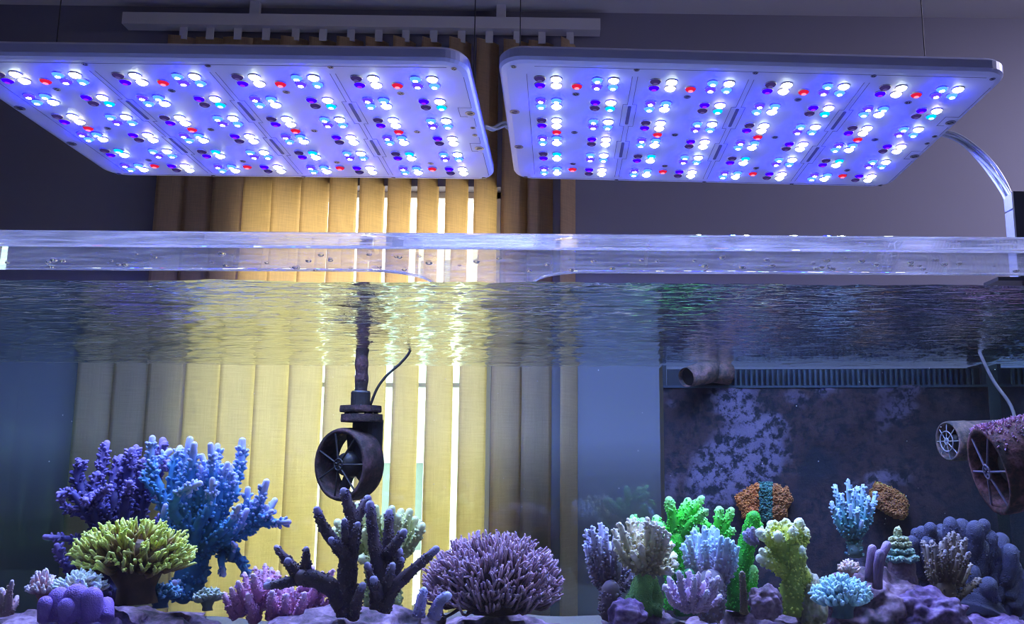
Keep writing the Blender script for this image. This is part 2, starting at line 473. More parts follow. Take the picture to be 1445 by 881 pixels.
HOLE = plain('screw_recess', (.03, .03, .05), .6, noise_amt=.1)
WIRE = plain('steel_wire', (.02, .02, .025), .6, metal=.0, noise_amt=.1)
def screw_mesh(r):
    mb = MB()
    mb.lathe([(r, 0), (r, -.0006), (r * .62, -.0006)], 12, mats=[1, 0])
    mb.lathe([(r * .62, -.0006), (r * .55, .0), (.00001, .0)], 12, mi=1)
    mb.box((-r * .6, -r * .12, -.0009), (r * .6, r * .12, -.0004), 0)
    return mb.mesh('screw', [STEEL, HOLE], smooth=False)
SCREW, BIGSCREW, TINY = screw_mesh(.0062), screw_mesh(.0092), screw_mesh(.0048)
def lamp(loc, rot, D, label):
    W = .84
    L = empty('aquarium_light', loc, label, 'light', 'flat lights hung over the tank', rot=rot)
    mb = MB()
    rings = [(.012, 0), (.0035, .002), (0, .007), (0, .021), (.005, .027), (.02, .029)]
    n = None; V = []
    for ins, z in rings:
        p = rrect(W - 2 * ins, D - 2 * ins, .042 - ins * .6, 8); n = len(p); V += [(x, y, z) for x, y in p]
    fs = []
    for k in range(len(rings) - 1):
        for j in range(n):
            j2 = (j + 1) % n; fs.append((k * n + j, k * n + j2, (k + 1) * n + j2, (k + 1) * n + j))
    fs.append(tuple(range(n))[::-1]); fs.append(tuple((len(rings) - 1) * n + j for j in range(n)))
    mb.add(V, fs)
    b = part('housing', mb, HOUS, L, local=True)
    # seams and module plates
    def seam(mb_, pts, wd=.0011):
        for (x0, y0), (x1, y1) in zip(pts[:-1], pts[1:]):
            mb_.box((min(x0, x1) - wd / 2, min(y0, y1) - wd / 2, -.0003), (max(x0, x1) + wd / 2, max(y0, y1) + wd / 2, .0002))
    hd = D / 2
    mb = MB()
    seam(mb, [(-.36, -hd + .021), (.385, -hd + .021)]); seam(mb, [(-.385, hd - .016), (.385, hd - .016)])
    seam(mb, [(-.3745, -.222), (-.3745, .235)])
    for s in (-1, 1):
        if s == 1:
            seam(mb, [(.409, -.215), (.409, -.10)]); seam(mb, [(.409, -.10), (.385, -.10), (.385, -.062), (.398, -.062)])
            seam(mb, [(.409, -.055), (.409, -.02)]); seam(mb, [(.409, .03), (.409, .06), (.388, .06), (.388, .10), (.40, .10)]); seam(mb, [(.409, .11), (.409, .235)])
    part('face_seam', mb, SEAM, L, local=True)
    for k in range(4):
        mc = -.291 + .195 * k
        if k < 3:
            g = mc + .0975
            mb = MB()
            for sx in (-1, 1):
                seam(mb, [(g + sx * .0045, -.222), (g + sx * .0045, -.118)]); seam(mb, [(g + sx * .0045, -.026), (g + sx * .0045, .045)]); seam(mb, [(g + sx * .0045, .135), (g + sx * .0045, .24)])
                for a, e in ((-.118, -.026), (.045, .135)):
                    seam(mb, [(g + sx * .0045, a), (g + sx * .0125, a), (g + sx * .0125, e), (g + sx * .0045, e)])
            part('panel_joint', mb, SEAM, L, local=True)
            for a, e in ((-.112, -.035), (.051, .127)):
                mb = MB()
                p = rrect(.0062, e - a, .0026, 3, g, (a + e) / 2); m_ = len(p)
                mb.add([(x, y, -.0006) for x, y in p] + [(x, y, .001) for x, y in p], [tuple(range(m_))[::-1]] + [(j, (j + 1) % m_, m_ + (j + 1) % m_, m_ + j) for j in range(m_)])
                part('vent_slot', mb, SLOT, L, local=True)
        for u, v, kind in module_leds():
            o = link('led', LEDME[kind], L); o.location = (mc + u, v, 0)
        for v in (-.154, .008, .169):
            o = link('screw', SCREW, L); o.location = (mc, v, -.0002)
            o.rotation_euler = (0, 0, random.random() * 3)
    for u in (-.395, -.193, .003, .199, .397):
        for v in (-hd + .024, hd - .011 - (.006 if abs(u) > .3 else 0)):
            o = link('screw', TINY, L); o.location = (u, v, -.0002); o.rotation_euler = (0, 0, random.random() * 3)
    for u in (-.402, .404):
        for v in (-.077, .085):
            o = link('screw', BIGSCREW, L); o.location = (u, v, -.0002); o.rotation_euler = (0, 0, .4)
    for v in (-.014, .020):
        o = link('screw', TINY, L); o.location = (.402, v, -.0002)
    return L
def hang_wire(L, u, v):
    Mr = Matrix.Translation(L.location) @ L.rotation_euler.to_matrix().to_4x4()
    Mi = Mr.inverted(); p = Mr @ Vector((u, v, .027))
    top = Mi @ Vector((p.x, p.y, 2.75)); a = np.array((u, v, .026)); b = np.array(top)
    mb = MB(); mb.sweep([a, b], [.0011, .0011], 6); wr = part('hanging_wire', mb, WIRE, L, local=True)
    d = (b - a) / np.linalg.norm(b - a)
    mb = MB(); mb.sweep([a, a + d * .006, a + d * .0065, a + d * .04, a + d * .044], [.007, .007, .0042, .0042, .002], 10); part('wire_gripper', mb, HOLE, wr, local=True)
LR = lamp((0.3244, 1.5547, 1.8861), (-.0258, .017, -.0051), .5407, 'whole flat white multicolour LED light hanging over the right half of the tank')
LL = lamp((-0.5597, 1.539, 1.8822), (-.0186, .0075, -.0143), .5368, 'flat white multicolour LED light over the left half, cut by the left photo edge')
for L in (LR, LL):
    for u in (-.398, .40): hang_wire(L, u, 0.0)
CLEAR = plain('clear_cable', (.45, .50, .62), .25, noise_amt=.1, scale=60)
def bundle(name, pts, n, r, spread, label):
    P = spline(pts, 26); o = empty(name, tuple(P[0]), label, 'cable', 'clear cable bundles')
    for k in range(n):
        mb = MB(); ph = k * 2 * math.pi / n
        t = np.linspace(0, 1, 26)
        off = np.stack([np.cos(ph + 3 * t), np.sin(ph + 3 * t), np.sin(ph * 2 + 2 * t) * .6], 1) * (spread * (.35 + .65 * np.sin(np.pi * np.clip(t * .8 + .1, 0, 1))))[:, None]
        mb.sweep(P + off, [r] * 26, 7); part('wire', mb, CLEAR, o, smooth=True)
    return o
bundle('cable_bundle', [at(684, 185, 1.60) + (0, 0, .01), at(698, 182, 1.62), at(715, 176, 1.63), (-.07, 1.64, 1.91), (-.03, 1.64, 1.925)], 4, .0028, .005, 'thin clear wires bridging the gap between the two lights')
bundle('cable_bundle', [at(1322, 186, 1.62), at(1352, 195, 1.62), at(1385, 222, 1.61), at(1408, 252, 1.60), at(1424, 283, 1.585), at(1428, 305, 1.583)], 5, .0032, .008, 'clear wire bundle arching from the right light down to the black box')

# driver box on the right brace
BLACK = plain('box_black', (.012, .012, .014), .35, noise_amt=.2)
BRUSH = plain('brushed_aluminium', (.42, .45, .62), .35, metal=.8, noise_amt=.12, scale=200)
x0 = at(1432, 300, 1.55)[0]; zt = at(1432, 270, 1.55)[2]
bx = empty('driver_box', (x0 + .05, 1.567, 1.527), 'black box with brushed metal side above the rim at the right edge', 'control box')
mb = MB(); mb.box((x0, 1.55, 1.605), (x0 + .10, 1.556, zt)); part('front_cover', mb, BLACK, bx)
mb = MB(); mb.box((x0 + .001, 1.556, 1.605), (x0 + .099, 1.587, zt - .034)); part('body', mb, BRUSH, bx)
mb = MB(); mb.box((x0 + .001, 1.556, zt - .031), (x0 + .099, 1.587, zt - .001)); part('lid', mb, BRUSH, bx)
mb = MB(); mb.box((x0 - .045, 1.545, 1.598), (x0 + .11, 1.60, 1.605)); part('base_plate', mb, BLACK, bx)
for xx in (x0 + .02, x0 + .08):
    mb = MB(); mb.box((xx, 1.56, 1.527), (xx + .012, 1.58, 1.598)); part('foot', mb, BLACK, bx)

# ================================================================== THE TANK
ACRY = filmed_acrylic('acrylic')
PANE = pane_glass('tank_pane')
ZT0, ZT1 = 1.5068, 1.5268
tank = empty('aquarium_tank', ((XL + XR) / 2, (YG + YB) / 2, ZB - .02), 'wide clear acrylic aquarium with a thick braced rim', 'aquarium')
g = .0006; th = .014
for nm, lo, hi in (('front_pane', (XL - th, YG - g - th, ZB), (XR + th, YG - g, ZT0 - g)), ('back_pane', (XL - th, YB + g, ZB), (XR + th, YB + g + th, ZT0 - g)),
                   ('side_pane', (XL - g - th, YG - g, ZB), (XL - g, YB + g, ZT0 - g)), ('side_pane', (XR + g, YG - g, ZB), (XR + g + th, YB + g, ZT0 - g))):
    mb = MB(); mb.box(lo, hi); part(nm, mb, PANE, tank)
mb = MB(); mb.box((XL - th, YG - th, ZB - .02), (XR + th, YB + th, ZB - .001)); part('bottom_pane', mb, plain('bottom_acrylic', (.3, .3, .32), .4, noise_amt=.05), tank)
bxl, bxr = -.178, -.030
fl = .113
def brace_loops(c):
    """outline and two openings, edges drawn in by c"""
    a = rrect(XR - XL + 2 * th - 2 * c, YB - YG + 2 * th - 2 * c, .008, 4, (XL + XR) / 2, (YG + YB) / 2)
    b = rrect(bxl - (XL + .10) + 2 * c, YB - YG - 2 * fl + 2 * c, .075 + c, 14, (bxl + XL + .10) / 2, (YG + YB) / 2)
    d = rrect((XR - .10) - bxr + 2 * c, YB - YG - 2 * fl + 2 * c, .075 + c, 14, (XR - .10 + bxr) / 2, (YG + YB) / 2)
    return [a, b[::-1], d[::-1]]
ch = .0034
loops = brace_loops(ch)
tris = tessellate_polygon([[Vector((x, y, 0)) for x, y in lp] for lp in loops])
flat = [p for lp in loops for p in lp]; N = len(flat)
levels = []
for k in range(7):
    a = math.radians(90 * k / 6); levels.append((ch * (1 - math.sin(a)), ZT0 + ch * (1 - math.cos(a))))
levels += [(c_, ZT0 + ZT1 - z_) for c_, z_ in levels[::-1]]
NL = len(levels)
mb = MB(); fs = []
for t in tris:
    a, b, c = t
    ar = (flat[b][0] - flat[a][0]) * (flat[c][1] - flat[a][1]) - (flat[c][0] - flat[a][0]) * (flat[b][1] - flat[a][1])
    if abs(ar) < 1e-12: continue
    if ar < 0: a, b, c = c, b, a
    fs.append((a + (NL - 1) * N, b + (NL - 1) * N, c + (NL - 1) * N)); fs.append((c, b, a))
k0 = 0
for lp in loops:
    m_ = len(lp)
    for lv in range(NL - 1):
        for j_ in range(m_):
            a, b = k0 + j_ + lv * N, k0 + (j_ + 1) % m_ + lv * N; fs.append((a, b, b + N, a + N))
    k0 += m_
mb.add([(x, y, z_) for c_, z_ in levels for lp in brace_loops(c_) for x, y in lp], fs)
part('top_brace', mb, ACRY, tank)
# stand
STW = plain('stand_wood', (.10, .085, .075), .5, noise_amt=.2, scale=9)
st = empty('aquarium_stand', ((XL + XR) / 2, (YG + YB) / 2, 0), 'dark wooden cabinet carrying the aquarium below the frame', 'cabinet')
mb = MB(); mb.box((XL - .03, YG - .03, .06), (XR + .03, YB + .03, ZB - .02)); part('body', mb, STW, st)
mb = MB(); mb.box((XL, YG, 0), (XR, YB, .06)); part('plinth', mb, STW, st)

# water
NX, NY = 340, 200
xs = np.linspace(XL, XR, NX); ys = np.linspace(YG, YB, NY)
GX, GY = np.meshgrid(xs, ys)
Zs = np.zeros_like(GX)
for k in range(46):
    lam = .022 * (14 ** rng.random()); th_ = rng.normal(math.pi / 2, 0.75)
    kk = 2 * math.pi / lam
    env = .55 + .45 * np.sin(GX * rng.uniform(2, 7) + rng.uniform(0, 6)) * np.sin(GY * rng.uniform(2, 6) + rng.uniform(0, 6))
    Zs += lam * (.0022 + .0022 * (lam < .06)) * np.sin(kk * (GX * math.cos(th_) + GY * math.sin(th_) + .012 * np.sin(GX * 31 + k)) + rng.uniform(0, 6)) * env
Zs += ZW
wv = np.stack([GX, GY, Zs], -1).reshape(-1, 3)
mb = MB()
idx = lambda i, j: j * NX + i
fs = [(idx(i, j), idx(i + 1, j), idx(i + 1, j + 1), idx(i, j + 1)) for j in range(NY - 1) for i in range(NX - 1)]
nb = NX * NY
base = np.array([(XL, YG, ZB), (XR, YG, ZB), (XR, YB, ZB), (XL, YB, ZB)])
mb.add(np.vstack([wv, base]), fs, 0)
side = [tuple([nb, nb + 1] + [idx(i, 0) for i in range(NX - 1, -1, -1)]),
        tuple([nb + 1, nb + 2] + [idx(NX - 1, j) for j in range(NY - 1, -1, -1)]),
        tuple([nb + 2, nb + 3] + [idx(i, NY - 1) for i in range(NX)]),
        tuple([nb + 3, nb] + [idx(0, j) for j in range(NY)]),
        (nb + 3, nb + 2, nb + 1, nb)]
mb.f.extend(side); mb.m.extend([1] * 5)
me = mb.mesh('aquarium_water', [water_top('water_surface'), glass('water_body', 1.33, (.84, .99, .97))])
me.polygons.foreach_set('use_smooth', [True] * len(fs) + [False] * 5)
wo = tag(link('aquarium_water', me), 'clear rippling water filling the aquarium', 'water', kind='stuff')

# drops hanging under the brace
mb = MB()
for k in range(130):
    x = rng.uniform(-1.2, .85); y = rng.uniform(1.012, 1.10); r = rng.uniform(.0015, .0048)
    mb.lathe([(r, .0), (r * .92, -r * .25), (r * .6, -r * .55), (.0001, -r * .7)], 10, (x, y, ZT0 - .0003))
    mb.f.append(tuple(range(mb.n - 40, mb.n - 30))); mb.m.append(0)
solo('water_drops', mb, glass('drop_water', 1.33), 'water drops clinging under the clear front brace', 'water drops', kind='stuff', smooth=True)

# sand
SAND = plain('sand', (.15, .13, .11), .9, noise_amt=.25, scale=220, bump=.5)
mb = MB(); nx, ny = 60, 36
gx, gy = np.meshgrid(np.linspace(XL + .003, XR - .003, nx), np.linspace(YG + .003, YB - .003, ny))
gz = ZB + .045 + .008 * np.sin(gx * 9) * np.cos(gy * 7) + .004 * np.sin(gx * 23 + gy * 17)
mb.add(np.stack([gx, gy, gz], -1).reshape(-1, 3), [(j * nx + i, j * nx + i + 1, (j + 1) * nx + i + 1, (j + 1) * nx + i) for j in range(ny - 1) for i in range(nx - 1)])
solo('sand_bed', mb, SAND, 'dark sand covering the aquarium floor', 'sand', kind='stuff', smooth=True)

# overflow box at the back right
CRUST, nt, n, l = mat('coralline_wall')
b = n['Principled BSDF']; b.inputs['Roughness'].default_value = .8; b.inputs['Specular IOR Level'].default_value = .25
tc = n.new('ShaderNodeTexCoord')
def ntex(scale, det, rough_, dist=0.0):
    t = n.new('ShaderNodeTexNoise'); t.inputs['Scale'].default_value = scale; t.inputs['Detail'].default_value = det
    t.inputs['Roughness'].default_value = rough_; t.inputs['Distortion'].default_value = dist
    l.new(tc.outputs['Object'], t.inputs[0]); return t.outputs['Fac']
def ramp(fac, stops):
    r = n.new('ShaderNodeValToRGB'); e = r.color_ramp.elements
    e[0].position = stops[0][0]; e[0].color = (*stops[0][1], 1); e[1].position = stops[-1][0]; e[1].color = (*stops[-1][1], 1)
    for p, c in stops[1:-1]: k = e.new(p); k.color = (*c, 1)
    l.new(fac, r.inputs[0]); return r.outputs[0]
macro = ramp(ntex(4.2, 3, .55, .4), [(.36, (.010, .016, .028)), (.45, (.032, .022, .030)), (.54, (.040, .028, .036)), (.60, (.11, .10, .17)), (.75, (.17, .15, .25))])
fine_ = ntex(48, 7, .72)
mask = ramp(fine_, [(.44, (0, 0, 0)), (.53, (1, 1, 1))])
mx = n.new('ShaderNodeMix'); mx.data_type = 'RGBA'; mx.inputs[6].default_value = (.009, .014, .024, 1)
l.new(mask, mx.inputs[0]); l.new(macro, mx.inputs[7]); l.new(mx.outputs[2], b.inputs['Base Color'])
bp = n.new('ShaderNodeBump'); bp.inputs['Strength'].default_value = .7; bp.inputs['Distance'].default_value = .004
l.new(fine_, bp.inputs['Height']); l.new(bp.outputs[0], b.inputs['Normal'])
DARKP = plain('overflow_black', (.016, .026, .042), .5, noise_amt=.3, scale=25)
YO = 2.06
ox0 = T(937, 640, YO)[0]; ox1 = XR - .012
zc = T(1100, 545, YO)[2]
ov = empty('overflow_box', ((ox0 + ox1) / 2, YO, ZB), 'dark overflow wall with a toothed comb and purple algae crust at the back right', 'overflow box')
mb = MB()
nx, ny = 70, 46
gx, gz = np.meshgrid(np.linspace(ox0, ox1, nx), np.linspace(ZB + .01, zc, ny))
bumpz = np.array([[noise.fractal((x * 14, z * 14, 3), 1.0, 2.0, 4) for x in gx[0]] for z in gz[:, 0]])
gy = YO - .003 - .004 * np.clip(bumpz, 0, 1)
mb.add(np.stack([gx, gy, gz], -1).reshape(-1, 3), [(j * nx + i, j * nx + i + 1, (j + 1) * nx + i + 1, (j + 1) * nx + i) for j in range(ny - 1) for i in range(nx - 1)])
part('crusted_front', mb, CRUST, ov, smooth=True)
mb = MB(); mb.box((ox0, YO - .002, ZB + .01), (ox1, YO + .006, zc)); mb.box((ox0, YO + .006, ZB + .01), (ox0 + .008, YB - .002, ZW - .004)); mb.box((ox1 - .008, YO + .006, ZB + .01), (ox1, YB - .002, ZW - .004)); part('wall_panel', mb, DARKP, ov)
mb = MB(); mb.box((ox0 + .01, YO + .012, zc - .02), (ox1 - .01, YO + .016, ZW - .012)); part('comb_back', mb, DARKP, ov)
RIBC = plain('comb_tooth', (.035, .06, .09), .45, noise_amt=.2, scale=60)
tx0 = T(1030, 525, YO)[0]; tx1 = T(1372, 525, YO)[0]
nt_ = 46
mb = MB(); mb.box((-.0024, -.002, zc), (.0024, .006, ZW - .014)); tme = mb.mesh('tooth', [RIBC])
for k in range(nt_):
    o = link('tooth', tme, ov); o.location = (tx0 + (tx1 - tx0) * k / (nt_ - 1) - ov.location.x, 0, -ZB)
mb = MB(); mb.box((ox0, YO - .005, zc - .004), (ox1, YO + .004, zc + .001)); part('comb_ledge', mb, RIBC, ov)

# ================================================================== PUMPS
PD = plain('pump_black', (.010, .008, .0075), .55, noise_amt=.4, scale=70, bump=.4)
PCR = crust_mat('pump_crust', [(.03, .018, .016), (.12, .045, .04), (.26, .10, .12), (.40, .20, .34)], 40, pos=(.35, .5, .62, .78), fine=250)
PCR2 = crust_mat('pump_crust_dark', [(.009, .007, .006), (.018, .012, .010), (.050, .024, .024), (.12, .055, .065)], 40, pos=(.35, .5, .64, .8), fine=250)
def ring_cage(o, up_, M, c, R, Lh, crust, spokes, guard_mat, wide=True, nstrut=5):
    """open drum: outer ring, hub, back struts, front guard. M third column = facing"""
    mb = MB(); mb.lathe([(R, 0), (R * 1.03, -Lh * .12), (R * 1.03, -Lh * .8), (R * .97, -Lh), (R * .86, -Lh), (R * .86, -Lh * .4), (R * .90, 0)], 36, c, M, closed=True)
    part('drum', mb, crust, o, smooth=True, up=up_)
    fz = M[:, 2]
    mb = MB(); mb.lathe([(.0001, -Lh * .2), (R * .32, -Lh * .25), (R * .37, -Lh * .6), (R * .37, -Lh * 1.1), (.0001, -Lh * 1.12)], 20, c, M)
    hub = part('hub', mb, PD, o, smooth=True, up=up_)
    for k in range(nstrut):
        a = 2 * math.pi * (k + .35) / nstrut; d = M[:, 0] * math.cos(a) + M[:, 1] * math.sin(a); tt = np.cross(fz, d)
        mb = MB(); w = R * (.11 if wide else .08)
        b0, b1 = c + d * R * .33 - fz * Lh * .85, c + d * R * .9 - fz * Lh * .85
        V = []
        for b_ in (b0, b1):
            for sx, sz in ((-1, 0), (1, 0), (1, 1), (-1, 1)):
                V.append(b_ + tt * w * sx + fz * Lh * .25 * sz)
        mb.add(V, [(0, 1, 5, 4), (1, 2, 6, 5), (2, 3, 7, 6), (3, 0, 4, 7), (3, 2, 1, 0), (4, 5, 6, 7)])
        part('strut', mb, PD, o, up=up_)
    mb = MB(); mb.lathe([(R * .16 + R * .03 * math.cos(t), R * .03 * math.sin(t) + .002) for t in np.linspace(0, 2 * math.pi, 7)[:-1]], 18, c, M, closed=True)
    gd = part('guard_ring', mb, guard_mat, o, smooth=True, up=up_)
    for k in range(spokes):
        a = 2 * math.pi * k / spokes; d = M[:, 0] * math.cos(a) + M[:, 1] * math.sin(a)
        mb = MB(); mb.sweep([c + d * R * .05 + fz * .002, c + d * R * .93 - fz * .002], [R * .028, R * .028], 6); part('spoke', mb, guard_mat, gd, up=up_)
# hanging pump in the middle
YP = 1.80
q = mpp(YP)
pc = T(479, 656, YP)
pt = T(510, 520, YP)
p1 = empty('circulation_pump', tuple(T(510, 493, YP)), 'black round pump hanging on a vertical pipe in mid-water before the blind', 'pump')
fac = np.array([-.58, -.80, -.04]); Mf = frame(fac)
ring_cage(p1, p1, Mf, pc, 49 * q, .050, PCR2, 7, PD, nstrut=5)
xc = T(518, 620, YP + .03)
mb = MB(); ztop = T(518, 593, YP + .03)[2]; zbot = T(518, 652, YP + .03)[2]
mb.lathe([(.0001, zbot), (20 * q, zbot + .004), (21 * q, zbot + .02), (21.5 * q, ztop), (.0001, ztop)], 22, (xc[0], YP + .035, 0))
part('motor_body', mb, PD, p1, smooth=False)
for ya, yb, xa in ((585, 596, 511), (573, 582, 509)):
    c_ = T(xa, 580, YP + .02); za, zb_ = T(xa, yb, YP + .02)[2], T(xa, ya, YP + .02)[2]
    mb = MB(); mb.lathe([(.0001, za), (28.5 * q, za), (29 * q, za + .003), (28.5 * q, zb_), (.0001, zb_)], 26, (c_[0], YP + .02, 0)); part('flange', mb, PCR2, p1)
for ang in range(6):
    a = ang * math.pi / 3; c_ = T(510, 583, YP + .02); mb = MB()
    za, zb_ = T(510, 588, YP + .02)[2], T(510, 580, YP + .02)[2]
    mb.lathe([(3.5 * q, za), (3.5 * q, zb_)], 8, (c_[0] + 20 * q * math.cos(a), YP + .02 + 20 * q * math.sin(a), 0)); part('bolt', mb, PD, p1)
mb = MB(); c_ = T(509, 560, YP + .02); za, zb_ = T(509, 574, YP + .02)[2], T(509, 552, YP + .02)[2]
mb.lathe([(13.5 * q, za), (13.5 * q, zb_ - .003), (12 * q, zb_), (9 * q, zb_)], 20, (c_[0], YP + .02, 0)); part('collar', mb, PD, p1)
mb = MB(); zz = np.linspace(zb_ - .004, ZW + .09, 24)
mb.sweep(np.stack([np.full(24, c_[0]) + .0006 * np.sin(zz * 90), np.full(24, YP + .02), zz], 1), 9 * q + .0008 * np.sin(zz * 210), 14); part('pipe', mb, PCR2, p1, smooth=True)
mb = MB(); mb.sweep(spline([T(522, 574, YP + .02), T(532, 549, YP + .02), T(546, 530, YP + .02), T(566, 512, YP + .02), T(580, 500, YP + .02) + (0, 0, .01), T(590, 492, YP + .02) + (0, 0, .05)], 20), [.0026] * 20, 7); part('cable', mb, PD, p1, smooth=True)

# near pump at the right edge
PCRN = crust_mat('pump_crust_red', [(.007, .005, .005), (.022, .009, .008), (.10, .032, .032), (.26, .10, .13)], 34, pos=(.35, .48, .60, .78), fine=220)
PURP = plain('guard_crust', (.12, .09, .16), .6, noise_amt=.5, scale=90)
YN = 1.36; q = mpp(YN)
c = T(1395, 666, YN)
p2 = empty('circulation_pump', tuple(c + (.2, .02, 0)), 'large algae crusted pump drum facing left at the right photo edge', 'pump')
ax = np.array([-.97, -.05, -.22]); Mf = frame(ax)
Rn = 61 * q
ring_cage(p2, p2, Mf, c, Rn, .10, PCRN, 6, PURP, wide=False, nstrut=4)
mb = MB(); mb.lathe([(Rn * .98, -.095), (Rn * .98, -.15), (Rn * .72, -.165), (Rn * .70, -.20), (.0001, -.21)], 30, c, Mf); part('motor_body', mb, PCRN, p2, smooth=True)
e_ = c + ax / np.linalg.norm(ax) * -.20
mb = MB(); mb.sweep([e_, (XR - .012, e_[1], e_[2])], [Rn * .35, Rn * .35], 16); mb.sweep([(XR - .012, e_[1], e_[2]), (XR - .001, e_[1], e_[2])], [Rn * .7, Rn * .7], 20); part('magnet_mount', mb, PD, p2)
# algae tuft on top of the near pump
mb = MB(); P, D = [], []
upv = np.array([0, 0, 1.0]); upv -= Mf[:, 2] * (upv @ Mf[:, 2]); upv /= np.linalg.norm(upv); sd = np.cross(Mf[:, 2], upv)
for k in range(900):
    a = rng.normal(0, .45); l_ = rng.uniform(0, .14)
    d = upv * math.cos(a) + sd * math.sin(a); P.append(c - Mf[:, 2] * l_ + d * Rn * 1.0); D.append(d + rng.normal(0, .35, 3))
mb.nubs(P, D, .0016, rng.uniform(.003, .008, 900), .3, rng.uniform(.5, 1, 900))
part('algae_tuft', mb, coral_mat('algae_tips', (.25, .08, .12), (.45, .20, .34), (.75, .55, .85)), p2, tips=True, kind='stuff')
# far pump on the right wall
YF = 1.84; q = mpp(YF)
c = T(1337, 623, YF); p3 = empty('circulation_pump', tuple(c + (.1, 0, 0)), 'smaller ribbed pump with round spoked grille behind the large drum', 'pump')
ax = np.array([-.95, -.30, -.05]); Mf = frame(ax); Rf = 27 * q
GR = plain('grille_grey', (.30, .29, .33), .5, noise_amt=.3, scale=90)
PCR3 = crust_mat('pump_crust_grey', [(.035, .03, .03), (.08, .07, .07), (.17, .11, .10), (.28, .16, .18)], 40, pos=(.35, .5, .62, .78), fine=250)
ring_cage(p3, p3, Mf, c, Rf, .05, PCR3, 8, GR, wide=False, nstrut=3)
mb = MB(); mb.lathe([(Rf * .52 + Rf * .03 * math.cos(t), Rf * .03 * math.sin(t) + .002) for t in np.linspace(0, 2 * math.pi, 7)[:-1]], 20, c, Mf, closed=True); part('guard_ring', mb, GR, p3)
pr = [(Rf * 1.0, -.045)]
for k in range(9): pr += [(Rf * 1.0, -.075 - k * .008), (Rf * .90, -.077 - k * .008), (Rf * .90, -.080 - k * .008), (Rf * 1.0, -.082 - k * .008)]
pr.append((.0001, -.15)); mb = MB(); mb.lathe(pr, 26, c, Mf); part('ribbed_body', mb, PCR3, p3)
e_ = c - Mf[:, 2] * .12
mb = MB(); mb.sweep([e_, (XR - .012, e_[1] + .03, e_[2])], [Rf * .4, Rf * .4], 14); mb.sweep([(XR - .012, e_[1] + .03, e_[2]), (XR - .001, e_[1] + .03, e_[2])], [Rf, Rf], 20); part('magnet_mount', mb, PD, p3)
mb = MB(); mb.sweep(spline([T(1436, 606, YF), T(1426, 572, YF), T(1402, 538, YF), T(1382, 497, YF), T(1376, 480, YF)], 18), [.0032] * 18, 7); part('cable', mb, GR, p3, smooth=True)
# return nozzle
YR = 1.99; q = mpp(YR); c = T(968, 533, YR); ax = np.array([-.72, -.66, -.22]); Mf = frame(ax)
nz = empty('return_nozzle', tuple(c), 'short pinkish crusted pipe nozzle at the top left of the overflow wall', 'nozzle')
mb = MB(); mb.lathe([(13 * q, -.01), (14 * q, 0), (15 * q, -.02), (17 * q, -.05), (17 * q, -.10), (.0001, -.10)], 20, c, Mf); part('pipe', mb, PCR3, nz, smooth=True)
mb = MB(); mb.lathe([(.0001, -.012), (13 * q, -.010)], 20, c, Mf); part('bore', mb, PD, nz)
mb = MB(); mb.sweep([c - Mf[:, 2] * .08, (c[0] + .10, YO - .002, c[2] + .012)], [16 * q, 16 * q], 16); part('elbow', mb, PCR3, nz, smooth=True)
# ================================================================== CORALS AND ROCKS
def branch_mesh(P, r0, r1, seg, tips, nub=None, wob=.06, rp=1.0):
    """tapered finger with a rounded end and corallites; P world points, radii in metres"""
    ln = np.linalg.norm(np.diff(P, axis=0), axis=1).sum()
    n = int(max(6, min(26, ln / .006)))
    Q = spline(P, n); t = np.linspace(0, 1, n)
    r = r0 + (r1 - r0) * t ** rp
    r = r * (1 + wob * np.sin(t * ln * 260 + rng.uniform(0, 6)))
    d = Q[-1] - Q[-2]; d /= np.linalg.norm(d)
    Qe = [Q[-1] + d * r1 * k for k in (.35, .65, .85)]; re = [r1 * .88, r1 * .62, r1 * .25]
    A = np.vstack([Q, Qe]); R_ = np.concatenate([r, re])
    tv = np.concatenate([tips[0] + (tips[1] - tips[0]) * t ** 1.6, [tips[1]] * 3])
    mb = MB(); pts, tg, U, W = mb.sweep(A, R_, seg, 0, tv)
    if nub:
        s, dens, hf, skip = nub          # size, how close, height factor, share of the finger left bare at its end
        rm = r.mean(); cnt = int(dens * ln * 2 * math.pi * rm / (s * 2.1) ** 2)
        cnt = min(cnt, 900)
        u = np.sqrt(rng.random(cnt)) if r0 < r1 else rng.random(cnt) ** 1.0
        u = u * (1 - skip) * (n - 1); i = np.clip(u.astype(int), 0, n - 2); fr = u - i
        a = rng.uniform(0, 2 * math.pi, cnt)
        C_ = Q[i] * (1 - fr)[:, None] + Q[i + 1] * fr[:, None]; rr = r[i]
        rad = np.cos(a)[:, None] * U[i] + np.sin(a)[:, None] * W[i]
        sz = s * rng.uniform(.7, 1.15, cnt)
        mb.nubs(C_ + rad * rr[:, None] * .95, rad + tg[i] * .55, sz, sz * hf, tv[i] * .8, np.minimum(1, tv[i] + .35))
        k = int(6 * (skip == 0))
        if k:
            D = d + rng.normal(0, .6, (k, 3)); mb.nubs(np.repeat(Q[-1:], k, 0) + D * r1 * .3, D, s, s * hf, tips[1], 1)
    return mb
def to3(pts, Y, dY=0.0):
    return np.array([T(p[0], p[1], Y + dY + (p[2] if len(p) > 2 else 0)) for p in pts])
